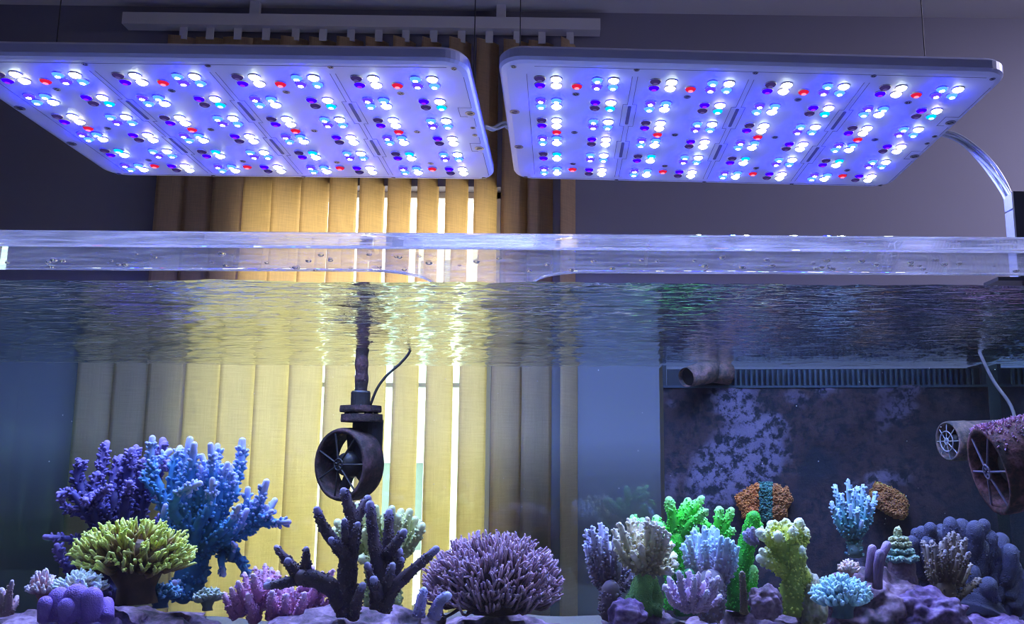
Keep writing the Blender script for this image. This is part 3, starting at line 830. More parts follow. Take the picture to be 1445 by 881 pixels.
def coral(name, label, Y, base, branches, m, nub=None, seg=9, spread=.02, cat='coral', pname='branch', wob=.06, tips=(0, 1), group=None):
    """branches: (pixel points, r0, r1[, dY[, tips]]) laid out at depth Y"""
    o = empty(name, tuple(T(*base, Y)), label, cat, group)
    q = mpp(Y)
    nb_ = None
    if nub: nb_ = (nub[0] * q, nub[1], nub[2], nub[3])
    for b in branches:
        dY = b[3] if len(b) > 3 and b[3] is not None else rng.uniform(-spread, spread)
        P = to3(b[0], Y, 0); w_ = np.linspace(0, 1, len(P)) ** .8
        P = P + np.outer(w_, (0, dY, 0))
        # keep the picture position while moving in depth
        for k in range(len(P)): P[k] = T(b[0][k][0], b[0][k][1], P[k][1])
        tp = b[4] if len(b) > 4 else ((0, .3) if b[2] >= 7.5 and pname == 'branch' else tips)
        mb = branch_mesh(P, b[1] * q, b[2] * q, seg, tp, nb_, wob)
        part(pname, mb, m, o, smooth=True, tips=True)
    return o
def fan(base, tips_, r0, r1, bend=.35, lift=14):
    """fingers from one foot to many tips, leaving upwards first"""
    out = []
    for t in tips_:
        bx_, by_ = base; tx_, ty_ = t[0], t[1]
        mx_ = bx_ + (tx_ - bx_) * (.5 + bend * .5); my_ = by_ + (ty_ - by_) * (.5 - bend * .3)
        s = t[2] if len(t) > 2 else 1
        out.append(([(bx_ + (tx_ - bx_) * .08, by_), (mx_, my_), (tx_, ty_)], r0 * s, r1 * s))
    return out
def extra(brs, n, Yspread, shrink=(.55, .95), jit=10):
    """more fingers behind and before the drawn ones, so that the colony has depth"""
    out = []
    for k in range(n):
        b = brs[rng.integers(len(brs))]; p = [tuple(x) for x in b[0]]
        s = rng.uniform(*shrink); f = p[0]
        q_ = [(f[0] + (x[0] - f[0]) * s + rng.normal(0, jit) * (i / max(1, len(p) - 1)), f[1] + (x[1] - f[1]) * s) for i, x in enumerate(p)]
        out.append((q_, b[1] * .95, b[2] * .95, rng.uniform(-Yspread, Yspread)))
    return out
def bush(name, label, Y, foot, dome, m, n=150, r=(2.6, 1.6), length=.5, sub=4, core_m=None, depth=1.0, low=-.05, arc=(-8, 188), foot_r=(.35, .6), nub=None, droop=0.0, stem_top=None):
    """dome of many short branchlets. foot: pixel of the stem, dome: (cx, cy, rx, ry) pixels"""
    q = mpp(Y); cx_, cy_, rx, ry = dome
    o = empty(name, tuple(T(foot[0], foot[1], Y)), label, 'coral')
    c = T(cx_, cy_, Y); X, Yv, Z = np.array([1.0, 0, 0]), np.array([0, 1.0, 0]), np.array([0, 0, 1.0])
    rx_, ry_ = rx * q, ry * q; rd = rx_ * depth
    # solid middle: stem widening into a lumpy cup
    mb = MB(); ft = T(foot[0], foot[1], Y); top = c + Z * ry_ * .45
    hh = top[2] - ft[2]; prof = [(foot_r[0] * rx_, 0), (foot_r[0] * rx_ * .9, .25), (foot_r[1] * rx_ * .8, .55), (foot_r[1] * rx_ * 1.15, .8), (foot_r[1] * rx_ * .8, .95), (.0001, 1)]
    seg = 20; V = []; tv = []
    for k, (rr, h) in enumerate(prof):
        for j in range(seg):
            a = 2 * math.pi * j / seg; w_ = 1 + .12 * math.sin(a * 3 + k) + .07 * math.sin(a * 7 + 2 * k)
            V.append(ft + (top - ft) * h * np.array([1, 1, 1]) + X * rr * w_ * math.cos(a) + Yv * rr * depth * w_ * math.sin(a)); tv.append(.12 * h)
    mb.add(V, [(k * seg + j, k * seg + (j + 1) % seg, (k + 1) * seg + (j + 1) % seg, (k + 1) * seg + j) for k in range(len(prof) - 1) for j in range(seg)], 0, tv)
    part('stem', mb, core_m or m, o, smooth=True, tips=True)
    mb = MB(); PN, DN, SN, TN = [], [], [], []
    for k in range(n):
        th_ = math.radians(rng.uniform(*arc)); ph = rng.uniform(0, 2 * math.pi)
        el = math.asin(rng.uniform(low, 1))
        d = np.array([math.cos(el) * math.cos(ph), math.cos(el) * math.sin(ph), math.sin(el)])
        s = rng.uniform(.86, 1.05)
        tip_ = c + np.array([d[0] * rx_, d[1] * rd, d[2] * ry_]) * s
        root = c + np.array([d[0] * rx_, d[1] * rd, d[2] * ry_ - droop * ry_]) * (1 - length) - Z * ry_ * .12
        mid = (root + tip_) / 2 + rng.normal(0, .05 * rx_, 3) - Z * ry_ * .06
        Q = spline([root, mid, tip_], 6); rr = np.linspace(r[0], r[1], 6) * q
        dd = Q[-1] - Q[-2]; dd /= np.linalg.norm(dd)
        A = np.vstack([Q, Q[-1:] + dd * r[1] * q * .6]); R_ = np.append(rr, r[1] * q * .45)
        tv = np.append(np.linspace(.1, .95, 6), 1.0)
        mb.sweep(A, R_, 6, 0, tv, caps=(False, True))
        for j in range(sub):
            i = rng.integers(2, 6); a = rng.normal(0, 1, 3); a -= dd * (a @ dd); a /= np.linalg.norm(a)
            PN.append(Q[i]); DN.append(a * .8 + dd * .7 + Z * .25); SN.append(r[1] * q * rng.uniform(.6, .95)); TN.append(tv[i])
    if PN:
        SN = np.array(SN); mb.nubs(PN, DN, SN, SN * 2.9, np.array(TN), np.minimum(1, np.array(TN) + .25), sharp=.8)
    b = part('branchlets', mb, m, o, smooth=True, tips=True, kind='stuff')
    return o
ROCKM = crust_mat('live_rock', [(.02, .016, .02), (.07, .045, .06), (.17, .10, .15), (.36, .24, .32)], 26, pos=(.34, .48, .6, .76), fine=130)
ROCKG = crust_mat('live_rock_green', [(.06, .06, .04), (.20, .20, .10), (.38, .36, .22), (.50, .36, .42)], 22, pos=(.34, .48, .6, .76), fine=130)
ROCKV = crust_mat('live_rock_violet', [(.018, .01, .03), (.07, .035, .09), (.15, .08, .19), (.32, .22, .38)], 30, pos=(.34, .48, .6, .76), fine=160)
def ico(sub):
    import bmesh
    bm = bmesh.new(); bmesh.ops.create_icosphere(bm, subdivisions=sub, radius=1)
    V = np.array([v.co[:] for v in bm.verts]); Fc = [tuple(v.index for v in f.verts) for f in bm.faces]; bm.free()
    return V, Fc
ICO4, ICO3 = ico(5), ico(4)
def rock(label, P, size, m, seed, rough=.28, name='live_rock', cat='rock', sub=ICO4, freq=1.6):
    V, Fc = sub; V = V.copy()
    out = np.empty_like(V)
    for i, v in enumerate(V):
        p = Vector(v) * freq + Vector((seed * 3.1, seed * 1.7, seed))
        f = 1 + rough * noise.fractal(p, 1.0, 2.0, 5) + rough * .5 * (noise.voronoi(p * 1.8)[0][0] - .4)
        out[i] = v * f
    mb = MB(); mb.add(np.asarray(P) + out * np.asarray(size), Fc)
    return solo(name, mb, m, label, cat, smooth=True, origin=tuple(P))
# --- reef rocks that carry the corals (their tops show along the bottom edge)
def reef(label, x0, x1, ytop, Y, d, m, seed):
    a, b = T(x0, ytop, Y), T(x1, ytop, Y); c = (a + b) / 2; zb = ZB + .03
    return rock(label, (c[0], Y, (a[2] + zb) / 2 - .01), ((b[0] - a[0]) / 2, d, (a[2] - zb) / 2), m, seed, .24, freq=3.4)
reef('dark reef rock under the purple and blue staghorns at far left', -60, 300, 852, 1.52, .17, ROCKM, 1)
reef('reef rock below the pink coral and the dark finger coral', 330, 640, 854, 1.36, .14, ROCKM, 2)
reef('reef rock beneath the purple dome coral', 600, 800, 862, 1.50, .13, ROCKM, 3)
reef('reef rock carrying the cream and lavender corals', 835, 985, 856, 1.46, .13, ROCKM, 4)
reef('reef rock under the bright green and yellow corals', 965, 1165, 852, 1.50, .14, ROCKM, 5)
reef('shadowed reef rock under the blue knobby coral at right', 1290, 1470, 856, 1.70, .15, ROCKV, 6)
reef('low rock ledge in front of the table coral at left', 20, 230, 862, 1.30, .07, ROCKV, 8)

# --- purple staghorn
m = coral_mat('purple_staghorn', (.024, .018, .065), (.062, .048, .19), (.26, .19, .46), (0, .55, 1))
A = []
f0 = (165, 800)
for pts, r0, r1 in (([f0, (135, 745), (105, 700), (82, 697)], 8, 3.6), ([f0, (140, 740), (110, 680), (115, 655), (114, 653)], 8, 4), ([(140, 740), (122, 690), (108, 668)], 7, 4),
                    ([f0, (145, 730), (140, 680), (151, 625)], 10, 4.2), ([f0, (150, 720), (132, 692), (138, 668)], 8, 4), ([f0, (165, 720), (160, 680), (171, 645)], 10, 4.6),
                    ([f0, (178, 720), (180, 665), (186, 635)], 10, 4.4), ([f0, (182, 710), (188, 660), (192, 631)], 9, 4), ([f0, (190, 715), (198, 680), (203, 649)], 9, 4),
                    ([f0, (200, 720), (218, 672), (238, 653)], 9, 5), ([(205, 700), (222, 660), (230, 621)], 8, 4.5), ([f0, (150, 770), (110, 762), (63, 758)], 6, 3.4),
                    ([f0, (130, 790), (95, 800), (80, 770)], 6, 4), ([(120, 810), (95, 800), (82, 771)], 7, 4), ([f0, (160, 760), (150, 735), (152, 728)], 7, 4),
                    ([f0, (185, 745), (178, 700), (175, 684)], 8, 4), ([f0, (200, 760), (225, 735), (240, 728)], 6, 3.5), ([f0, (150, 720), (125, 710), (120, 694)], 7, 4),
                    ([f0, (130, 735), (96, 720), (84, 698)], 6, 3.5)):
    A.append((pts, r0, r1))
A.append(([(160, 850), (163, 820), f0], 22, 17))
coral('staghorn_coral', 'dark purple staghorn coral with beaded branches behind the table coral', 1.62, (160, 850), A + extra(A[:11], 12, .07), m, nub=(2.6, .5, 2.1, .02), spread=.04)
# --- blue staghorn
m = coral_mat('blue_staghorn', (.022, .09, .18), (.07, .27, .52), (.55, .54, .85), (0, .6, 1))
B = []
f0 = (275, 790)
for pts, r0, r1 in (([f0, (245, 740), (225, 690), (213, 655), (215, 618)], 9, 4.2), ([f0, (250, 730), (243, 690), (248, 650), (254, 632)], 10, 4.2), ([f0, (262, 730), (260, 680), (268, 620)], 12, 4.6),
                    ([f0, (265, 720), (270, 670), (274, 627)], 11, 4.2), ([f0, (285, 730), (300, 680), (297, 628)], 10, 4), ([f0, (290, 720), (303, 670), (307, 629)], 9, 4),
                    ([f0, (305, 740), (325, 690), (338, 660), (342, 622)], 11, 5), ([f0, (300, 740), (310, 690), (321, 655)], 9, 4), ([f0, (315, 745), (345, 720), (350, 690)], 8, 3.8),
                    ([f0, (325, 755), (360, 725), (376, 680)], 8, 4.6), ([f0, (330, 755), (370, 735), (388, 706)], 7, 4), ([(345, 745), (372, 738), (408, 737)], 7, 3.6), ([(340, 750), (365, 735), (384, 722)], 7, 3.6),
                    ([f0, (300, 735), (275, 720), (281, 705)], 8, 4), ([f0, (280, 720), (283, 690), (283, 660)], 10, 4), ([f0, (245, 760), (232, 735), (234, 714)], 8, 4),
                    ([(320, 770), (318, 745), (306, 743)], 6, 3.6), ([(318, 775), (312, 790), (316, 812)], 6, 3.4), ([(325, 775), (340, 795), (350, 815)], 8, 4), ([(318, 785), (315, 775), (312, 764)], 5, 3.8),
                    ([(322, 785), (325, 770), (324, 758)], 5, 3.6), ([(325, 790), (330, 775), (333, 770)], 4.5, 3.2), ([f0, (290, 730), (330, 700), (325, 665)], 9, 4),
                    ([f0, (340, 740), (358, 720), (362, 705)], 6, 3.5), ([f0, (250, 750), (230, 720), (222, 700)], 7, 4)):
    B.append((pts, r0, r1))
B.append(([(262, 848), (266, 825), f0], 24, 19))
B.append(([(262, 842), (248, 838), (246, 822)], 11, 4))
coral('staghorn_coral', 'bright blue staghorn coral with tall beaded branches and pale tips', 1.52, (262, 848), B + extra(B[:11], 16, .07), m, nub=(2.9, .5, 1.9, .05), spread=.04)
# --- table coral
m = coral_mat('table_coral', (.085, .050, .028), (.27, .165, .065), (.78, .86, .16), (0, .66, 1))
bush('table_coral', 'brown cup shaped table coral with yellow green branch tips at left', 1.36, (190, 852), (188, 783, 78, 46), m, 420, (3.0, 2.0), .50, 6, depth=.85, low=-.34, foot_r=(.33, .60), droop=.35)
# --- small corals at far left
m = coral_mat('pink_cluster', (.30, .14, .14), (.60, .34, .36), (.85, .74, .80))
bush('cluster_coral', 'small pinkish cluster coral in the bottom left corner', 1.30, (60, 856), (58, 832, 19, 25), m, 70, (3, 2), .5, 3)
m = coral_mat('cream_cluster', (.26, .18, .14), (.56, .50, .40), (.80, .92, .88))
bush('cluster_coral', 'small cream and mint cluster coral below the table coral', 1.29, (115, 856), (113, 830, 33, 22), m, 110, (3, 2), .5, 3)
m = coral_mat('violet_lobes', (.16, .07, .30), (.26, .14, .46), (.40, .26, .60), bump=.5, scale=500)
coral('lobed_coral', 'smooth violet lobed coral mound at the bottom left edge', 1.24, (105, 870), [([(x, 875), (x, y + 9)], r, r) for x, y, r in ((64, 842, 10), (84, 834, 15), (108, 830, 16), (130, 833, 14), (150, 843, 10), (95, 846, 12), (122, 846, 12))], m, spread=.015, pname='lobe', wob=0, tips=(0, .6))
m = coral_mat('pale_pink_finger', (.34, .20, .22), (.52, .34, .38), (.70, .55, .62))
coral('finger_coral', 'pink finger coral stub at the lower left photo edge', 1.30, (10, 868), [([(8, 870), (6, 846), (2, 833)], 7, 4), ([(10, 866), (13, 838), (17, 821)], 6, 2.6), ([(14, 866), (22, 850), (24, 843)], 5, 3)], m, nub=(1.2, .2, 1.3, .1))
m = coral_mat('teal_small', (.03, .08, .14), (.05, .20, .34), (.25, .50, .70))
bush('cluster_coral', 'small dark teal cluster coral below the blue staghorn', 1.40, (225, 858), (226, 840, 28, 14), m, 80, (3, 2), .5, 3)
coral('finger_coral', 'single teal finger poking up beside the table coral', 1.40, (219, 850), [([(219, 852), (219, 832), (218, 813)], 5, 3.4)], m, nub=(2, .5, 1.4, .05))
m = coral_mat('grey_green_lump', (.10, .12, .09), (.22, .26, .18), (.40, .46, .36))
bush('cluster_coral', 'small grey green cluster coral right of the blue staghorn foot', 1.36, (292, 862), (292, 845, 19, 12), m, 60, (3.4, 2.4), .5, 2)
# --- pink coral
m = coral_mat('pink_coral', (.40, .16, .30), (.62, .30, .48), (.82, .58, .72), bump=.3, scale=600)
H = []
for x, y, r in ((316, 838, 7), (326, 831, 7), (336, 822, 8), (346, 828, 8), (345, 809, 6), (357, 812, 8), (360, 801, 6), (368, 806, 7), (374, 797, 6), (383, 803, 7), (379, 818, 8), (392, 808, 7), (366, 826, 9), (396, 823, 8), (404, 814, 6), (412, 830, 8), (350, 840, 9), (384, 836, 9), (425, 822, 6), (436, 812, 6), (442, 800, 7), (447, 822, 8), (455, 808, 6), (463, 818, 7), (470, 805, 6), (430, 838, 8), (456, 836, 9), (474, 834, 8), (404, 840, 8)):
    H.append(([(390 + (x - 390) * .75, y + 34), (390 + (x - 390) * .9, y + 17), (x, y)], r * 1.15, r * .38))
coral('pink_coral', 'magenta pink coral of short pointed knobs below the purple fingers', 1.44, (390, 870), H, m, nub=(1.7, .4, 1.3, .05), spread=.05, pname='knob')
# --- dark finger coral, nearest in the middle
m = coral_mat('dark_finger', (.060, .034, .045), (.13, .085, .115), (.40, .34, .54), (0, .82, 1))
I = [([(490, 870), (490, 820), (492, 775)], 15, 12, 0, (0, .35)), ([(492, 785), (476, 770), (457, 745), (447, 719)], 11, 5, -.01), ([(492, 780), (500, 745), (492, 715), (485, 693)], 12, 5.5, .01),
     ([(497, 740), (506, 728), (519, 704)], 8, 6, .02), ([(492, 790), (485, 778), (467, 762)], 9, 4.5, -.03), ([(492, 790), (488, 765), (486, 735)], 8, 4, -.02), ([(494, 790), (498, 765), (505, 740)], 9, 4, -.025),
     ([(533, 860), (535, 815), (528, 765), (522, 712)], 12, 6, .0), ([(541, 850), (547, 800), (548, 765), (549, 723)], 12, 5.5, .02), ([(546, 785), (557, 770), (570, 751)], 9, 5.5, .0), ([(548, 820), (556, 795), (563, 778)], 8, 6, .01),
     ([(540, 860), (548, 840), (560, 825), (590, 798), (616, 775)], 12, 5, -.02), ([(532, 850), (528, 830), (518, 797)], 9, 4, -.03), ([(536, 850), (533, 835), (527, 818)], 8, 5.5, -.04), ([(540, 845), (548, 820), (554, 798)], 9, 4.5, -.03),
     ([(552, 830), (560, 808), (567, 790)], 8, 4, .0), ([(558, 822), (556, 805), (560, 788)], 6, 4, .01), ([(498, 870), (505, 845), (512, 826)], 9, 4.5, -.04),
     ([(485, 858), (470, 832), (445, 818), (425, 815)], 13, 11, -.01, (0, .4)), ([(428, 816), (408, 795), (390, 773)], 10, 4, .0), ([(428, 816), (413, 805), (406, 791)], 8, 4.5, -.02), ([(430, 816), (432, 795), (432, 775)], 9, 4, -.01), ([(430, 816), (405, 822), (376, 827)], 9, 5, -.02)]
coral('finger_coral', 'dark purple brown finger coral with thick pointed branches in front of the hanging pump', 1.27, (500, 872), I, m, nub=(1.5, .42, 1.2, .02), seg=12)
m2 = coral_mat('lilac_tips', (.20, .15, .30), (.30, .24, .44), (.55, .52, .80))
coral('finger_coral', 'two lilac finger tips below the purple dome coral', 1.22, (605, 875), [([(590, 872), (594, 850), (598, 833)], 9, 5), ([(612, 872), (620, 850), (632, 841)], 9, 6)], m2, nub=(1.05, .4, 1.1, .02), seg=12)
# --- yellow green coral behind it
m = coral_mat('yellow_green', (.16, .18, .06), (.40, .44, .14), (.72, .76, .36))
J = fan((540, 795), [(476, 737), (472, 748), (482, 755), (490, 733), (505, 712), (513, 728), (520, 722), (530, 717), (537, 735), (545, 726), (553, 718), (562, 730), (566, 722), (574, 728), (578, 722), (586, 733), (592, 738), (596, 742), (590, 752), (584, 760), (579, 768), (500, 750), (515, 750), (530, 752), (560, 748), (505, 770), (520, 778), (510, 788), (570, 757)], 7.5, 5.2)
coral('branching_coral', 'pale yellow green coral behind the dark finger coral', 1.62, (540, 850), J + [([(540, 860), (540, 820), (540, 785)], 26, 22)], m, nub=(2.2, .5, 1.4, .05), spread=.05)
# --- purple dome coral
m = coral_mat('purple_dome', (.045, .022, .020), (.15, .085, .090), (.56, .36, .46), (0, .6, 1))
bush('dome_coral', 'large purple brown dome coral of fine branchlets right of the dark fingers', 1.42, (700, 866), (696, 822, 93, 66), m, 1150, (2.4, 1.5), .40, 5, depth=.8, low=-.35, foot_r=(.40, .70), droop=.25)
# --- lavender coral
m = coral_mat('lavender_coral', (.09, .06, .07), (.26, .20, .26), (.66, .66, .85), (0, .55, .95))
M_ = fan((862, 835), [(829, 752), (836, 748), (848, 743), (855, 752), (827, 772), (830, 786), (834, 798), (868, 758), (876, 766), (885, 775), (892, 790), (898, 800), (900, 812), (845, 762), (860, 770), (875, 790), (852, 780)], 6, 3.4)
coral('branching_coral', 'lavender and brown bristly coral left of the cream coral', 1.46, (862, 862), M_ + [([(862, 868), (861, 848), (862, 830)], 14, 12)], m, nub=(2.2, .5, 2.2, .0), spread=.03)
# --- cream coral on a green stalk
m = coral_mat('cream_coral', (.17, .14, .07), (.46, .40, .20), (.84, .76, .56), (0, .55, .95))
N_ = fan((912, 805), [(868, 752, 1), (876, 744), (888, 738), (895, 737), (905, 742), (914, 737), (924, 742), (932, 748), (942, 757), (947, 770), (950, 785), (953, 798), (945, 808), (870, 766), (878, 778), (884, 757), (898, 756), (912, 755), (926, 762), (936, 775), (884, 790), (893, 783), (905, 772), (920, 778), (932, 795), (900, 795), (890, 768)], 6.5, 4.2)
coral('branching_coral', 'cream and olive coral with stubby white tips among the green corals', 1.40, (908, 830), N_, m, nub=(2.8, .6, 1.9, .0), spread=.045)
mg = coral_mat('green_stalk', (.08, .20, .05), (.16, .36, .08), (.28, .52, .14), bump=.4, scale=500)
coral('encrusted_stalk', 'mossy green stalk below the cream coral', 1.41, (905, 862), [([(900, 866), (905, 835), (912, 806)], 22, 11, 0), ([(920, 866), (925, 845), (918, 815)], 14, 8, .02), ([(885, 866), (893, 850), (905, 825)], 10, 7, 0)], mg, nub=(1.2, .2, 1, .0), cat='rock', pname='foot')
# --- bright green corals
m = coral_mat('neon_green', (.02, .22, .02), (.07, .74, .04), (.45, 1.0, .30), (0, .55, 1), bump=.2, scale=600)
O = [([(955, 860), (952, 800), (955, 760)], 16, 13, 0, (0, .4)), ([(953, 775), (950, 735), (944, 706)], 10, 6, 0), ([(955, 770), (960, 735), (971, 707)], 9, 5.5, .02), ([(957, 765), (970, 730), (990, 704)], 9, 5, .0), ([(958, 765), (975, 740), (996, 722)], 8, 4.5, -.02),
     ([(958, 755), (968, 735), (985, 718)], 8, 5, .03), ([(952, 770), (940, 750), (930, 742)], 8, 6, 0), ([(945, 765), (930, 748), (926, 732)], 8, 6, .02), ([(950, 772), (925, 755), (906, 736)], 8, 6, .04), ([(940, 770), (905, 750), (893, 731)], 7, 5, .05)]
coral('green_coral', 'vivid green coral with spread fingers against the dark overflow wall', 1.58, (955, 862), O, m, nub=(1.7, .5, 1.5, .0), seg=10)
O2 = [([(1008, 850), (1010, 800), (1013, 765)], 11, 9, 0, (0, .4)), ([(1013, 775), (1014, 745), (1015, 719)], 8, 5.5, 0), ([(1014, 770), (1022, 745), (1032, 720)], 8, 4.8, 0), ([(1012, 775), (1002, 748), (989, 733)], 7, 4.5, .01), ([(1012, 780), (1025, 758), (1034, 748)], 7, 4, -.01), ([(985, 800), (983, 770), (978, 744)], 9, 6, .0), ([(960, 850), (970, 790), (976, 757)], 9, 5, -.03)]
coral('green_coral', 'smaller vivid green coral rising behind the pale blue coral', 1.62, (1008, 852), O2, m, nub=(1.7, .5, 1.5, .0), seg=10)
R_ = [([(1042, 862), (1046, 810), (1055, 765), (1064, 729)], 17, 9, 0), ([(1058, 770), (1068, 745), (1070, 742)], 9, 6, .01), ([(1062, 862), (1060, 835), (1063, 803)], 11, 6, -.01)]
coral('green_coral', 'thick vivid green finger coral leaning beside the yellow coral', 1.46, (1045, 864), R_, m, nub=(1.6, .75, 1.2, .0), seg=14)
m = coral_mat('dark_green', (.02, .12, .04), (.05, .28, .07), (.14, .45, .14))
coral('green_coral', 'low dark green coral patch between the green and lavender corals', 1.40, (968, 862), [([(965, 866), (962, 835), (958, 812)], 14, 8), ([(975, 866), (974, 830), (972, 810)], 12, 8)], m, nub=(1.5, .5, 1.2, 0))
# --- pale blue coral
m = coral_mat('pale_blue', (.26, .18, .20), (.44, .42, .54), (.62, .88, 1.0), (0, .6, .95))
P_ = fan((1003, 830), [(965, 772), (972, 760), (970, 784), (980, 750), (988, 758), (994, 747), (1000, 752), (1006, 746), (1012, 752), (1018, 760), (1026, 764), (1033, 768), (1040, 776), (1038, 790), (1030, 782), (1020, 775), (985, 772), (996, 768), (1010, 770), (980, 788), (1024, 795), (1003, 760)], 6, 4)
coral('branching_coral', 'pale blue frosted coral in front of the green fingers', 1.44, (1003, 850), P_ + [([(1003, 866), (1003, 845), (1003, 820)], 20, 18)], m, nub=(2.6, .6, 1.5, .0), spread=.045)
# --- lavender pink low coral
m = coral_mat('lavender_pink', (.28, .17, .26), (.48, .32, .48), (.74, .62, .80))
Q_ = fan((975, 862), [(944, 817), (938, 828), (950, 826), (958, 809), (966, 820), (973, 808), (980, 818), (986, 812), (993, 824), (1000, 809), (1006, 820), (1013, 816), (1010, 832), (998, 836), (985, 832), (970, 834), (955, 838), (943, 840), (1016, 842)], 5.5, 3.8)
coral('branching_coral', 'lavender pink stubby coral along the bottom below the pale blue one', 1.30, (975, 872), Q_, m, nub=(1.8, .45, 1.4, .0), spread=.03)
# --- yellow green coral with whitish tips
m = coral_mat('lime_coral', (.20, .28, .04), (.58, .62, .09), (.92, .95, .66), (0, .55, 1), bump=.25, scale=500)
Sx = [([(1112, 868), (1118, 830), (1122, 800), (1118, 770)], 17, 13, 0, (0, .4)), ([(1116, 800), (1098, 775), (1084, 758), (1072, 752)], 10, 7, -.01), ([(1116, 790), (1102, 765), (1092, 745), (1088, 741)], 10, 7, .01), ([(1118, 780), (1112, 755), (1109, 738)], 10, 7, .02), ([(1120, 780), (1124, 755), (1128, 737)], 10, 7, 0), ([(1122, 785), (1133, 765), (1137, 750)], 9, 6, .01),
      ([(1118, 815), (1095, 800), (1072, 788)], 9, 6.5, -.02), ([(1105, 800), (1085, 785), (1075, 778)], 8, 5, -.02), ([(1120, 775), (1118, 760), (1119, 748)], 9, 6, -.02), ([(1110, 780), (1100, 765), (1098, 755)], 9, 6, -.03), ([(1120, 830), (1135, 815), (1132, 800)], 10, 7, .01), ([(1122, 800), (1132, 790), (1131, 775)], 8, 5, -.01)]
coral('branching_coral', 'thick lime yellow coral with frosted tips right of the green finger', 1.42, (1112, 870), Sx, m, nub=(2.4, .6, 1.3, .0), seg=12)
m = coral_mat('dusky_purple', (.14, .10, .18), (.26, .20, .34), (.42, .36, .52))
coral('branching_coral', 'tiny dusky purple sprig beside the lime coral top', 1.44, (1062, 765), fan((1068, 768), [(1050, 753), (1056, 748), (1062, 746), (1066, 752), (1052, 760)], 4, 3), m, nub=(1.4, .3, 1.3, 0), spread=.01)
coral('finger_coral', 'slim brown upright finger in front of the green finger coral', 1.30, (1050, 862), [([(1050, 866), (1049, 835), (1047, 809)], 6, 3.4)], coral_mat('brown_finger', (.09, .06, .04), (.16, .11, .08), (.26, .20, .16)), nub=(1.1, .4, 1.1, 0))
# --- corals on the overflow wall
def plate(name, label, Y, outline, m, thick, mats=None, cat='coral', tilt=0.0, seed=0, split=None):
    o = empty(name, tuple(T(np.mean([p[0] for p in outline]), np.mean([p[1] for p in outline]), Y)), label, cat)
    cx_ = np.mean([p[0] for p in outline]); cy_ = np.mean([p[1] for p in outline])
    xs_ = [p[0] for p in outline]
    groups = split or [(min(xs_) - 1, max(xs_) + 1, m)]
    def inside(x, y):
        c_ = False; n_ = len(outline); j = n_ - 1
        for i in range(n_):
            xi, yi = outline[i]; xj, yj = outline[j]
            if (yi > y) != (yj > y) and x < (xj - xi) * (y - yi) / (yj - yi) + xi: c_ = not c_
            j = i
        return c_
    step = 1.6
    for a, b, mm in groups:
        mb = MB(); P, D, Sz = [], [], []
        ids = {}; V = []; Fs = []; Tt = []
        nx_ = int((max(xs_) - min(xs_)) / step) + 2; ny_ = int((max(p[1] for p in outline) - min(p[1] for p in outline)) / step) + 2
        ox_, oy_ = min(xs_) - step, min(p[1] for p in outline) - step
        def vid(i, j, back):
            k = (i, j, back)
            if k not in ids:
                x, y = ox_ + i * step, oy_ + j * step
                wob_ = noise.fractal((x * .09, y * .09, seed), 1, 2, 3)
                e = min(1, min(math.hypot(x - p[0], y - p[1]) for p in DENSE) / 7)
                yy = Y + tilt * (y - cy_) * .001 - (0 if back else thick * (.35 + .65 * e ** .5) + .007 * wob_)
                ids[k] = len(V); V.append(T(x, y, yy)); Tt.append(1 - e)
            return ids[k]
        DENSE = [tuple(np.array(outline[i]) * (1 - t) + np.array(outline[(i + 1) % len(outline)]) * t) for i in range(len(outline)) for t in np.linspace(0, 1, 8, endpoint=False)]
        cells = {(i, j) for i in range(nx_) for j in range(ny_) if inside(ox_ + (i + .5) * step, oy_ + (j + .5) * step) and a <= ox_ + (i + .5) * step < b}
        for i, j in cells:
            Fs.append((vid(i, j, 0), vid(i, j + 1, 0), vid(i + 1, j + 1, 0), vid(i + 1, j, 0)))
            for di, dj, e0, e1 in ((-1, 0, (0, 0), (0, 1)), (1, 0, (1, 1), (1, 0)), (0, -1, (1, 0), (0, 0)), (0, 1, (0, 1), (1, 1))):
                if (i + di, j + dj) not in cells:
                    A_, B_ = (i + e0[0], j + e0[1]), (i + e1[0], j + e1[1])
                    Fs.append((vid(*A_, 0), vid(*A_, 1), vid(*B_, 1), vid(*B_, 0)))
        mb.add(V, Fs, 0, Tt)
        nn = int(len(cells) * .5); cl = list(cells)
        for k in range(nn):
            i, j = cl[rng.integers(len(cl))]
            p = V[ids[(i, j, 0)]]; P.append(p); D.append((rng.normal(0, .5), -1, .4 + rng.normal(0, .4)))
        mb.nubs(P, D, .0022, .0045, .25, .6)
        part('plate', mb, mm, o, smooth=True, tips=True)
    return o
mo = coral_mat('orange_plate', (.34, .11, .025), (.44, .16, .04), (.58, .26, .07)); mt = coral_mat('teal_plate', (.03, .10, .09), (.05, .17, .14), (.10, .28, .24)); mo2 = coral_mat('rust_plate', (.26, .10, .03), (.36, .15, .05), (.50, .24, .09))
plate('plate_coral', 'orange plate coral with a teal middle stripe on the dark back wall', 2.045, [(1038, 701), (1052, 691), (1068, 682), (1085, 681), (1098, 683), (1106, 690), (1111, 686), (1116, 698), (1120, 706), (1112, 718), (1111, 730), (1098, 735), (1082, 738), (1060, 735), (1048, 732), (1046, 722), (1040, 714)], mo, .03, seed=2, split=[(1030, 1071, mo), (1071, 1091, mt), (1091, 1130, mo2)])
mr = coral_mat('brown_plate', (.20, .085, .03), (.27, .12, .04), (.34, .30, .05))
plate('plate_coral', 'rust brown plate coral with olive rim leaning on the back wall', 2.04, [(1232, 684), (1238, 680), (1250, 684), (1266, 692), (1278, 700), (1283, 712), (1282, 726), (1275, 735), (1262, 732), (1248, 724), (1238, 718), (1226, 706), (1228, 694)], mr, .035, tilt=-.6, seed=5)
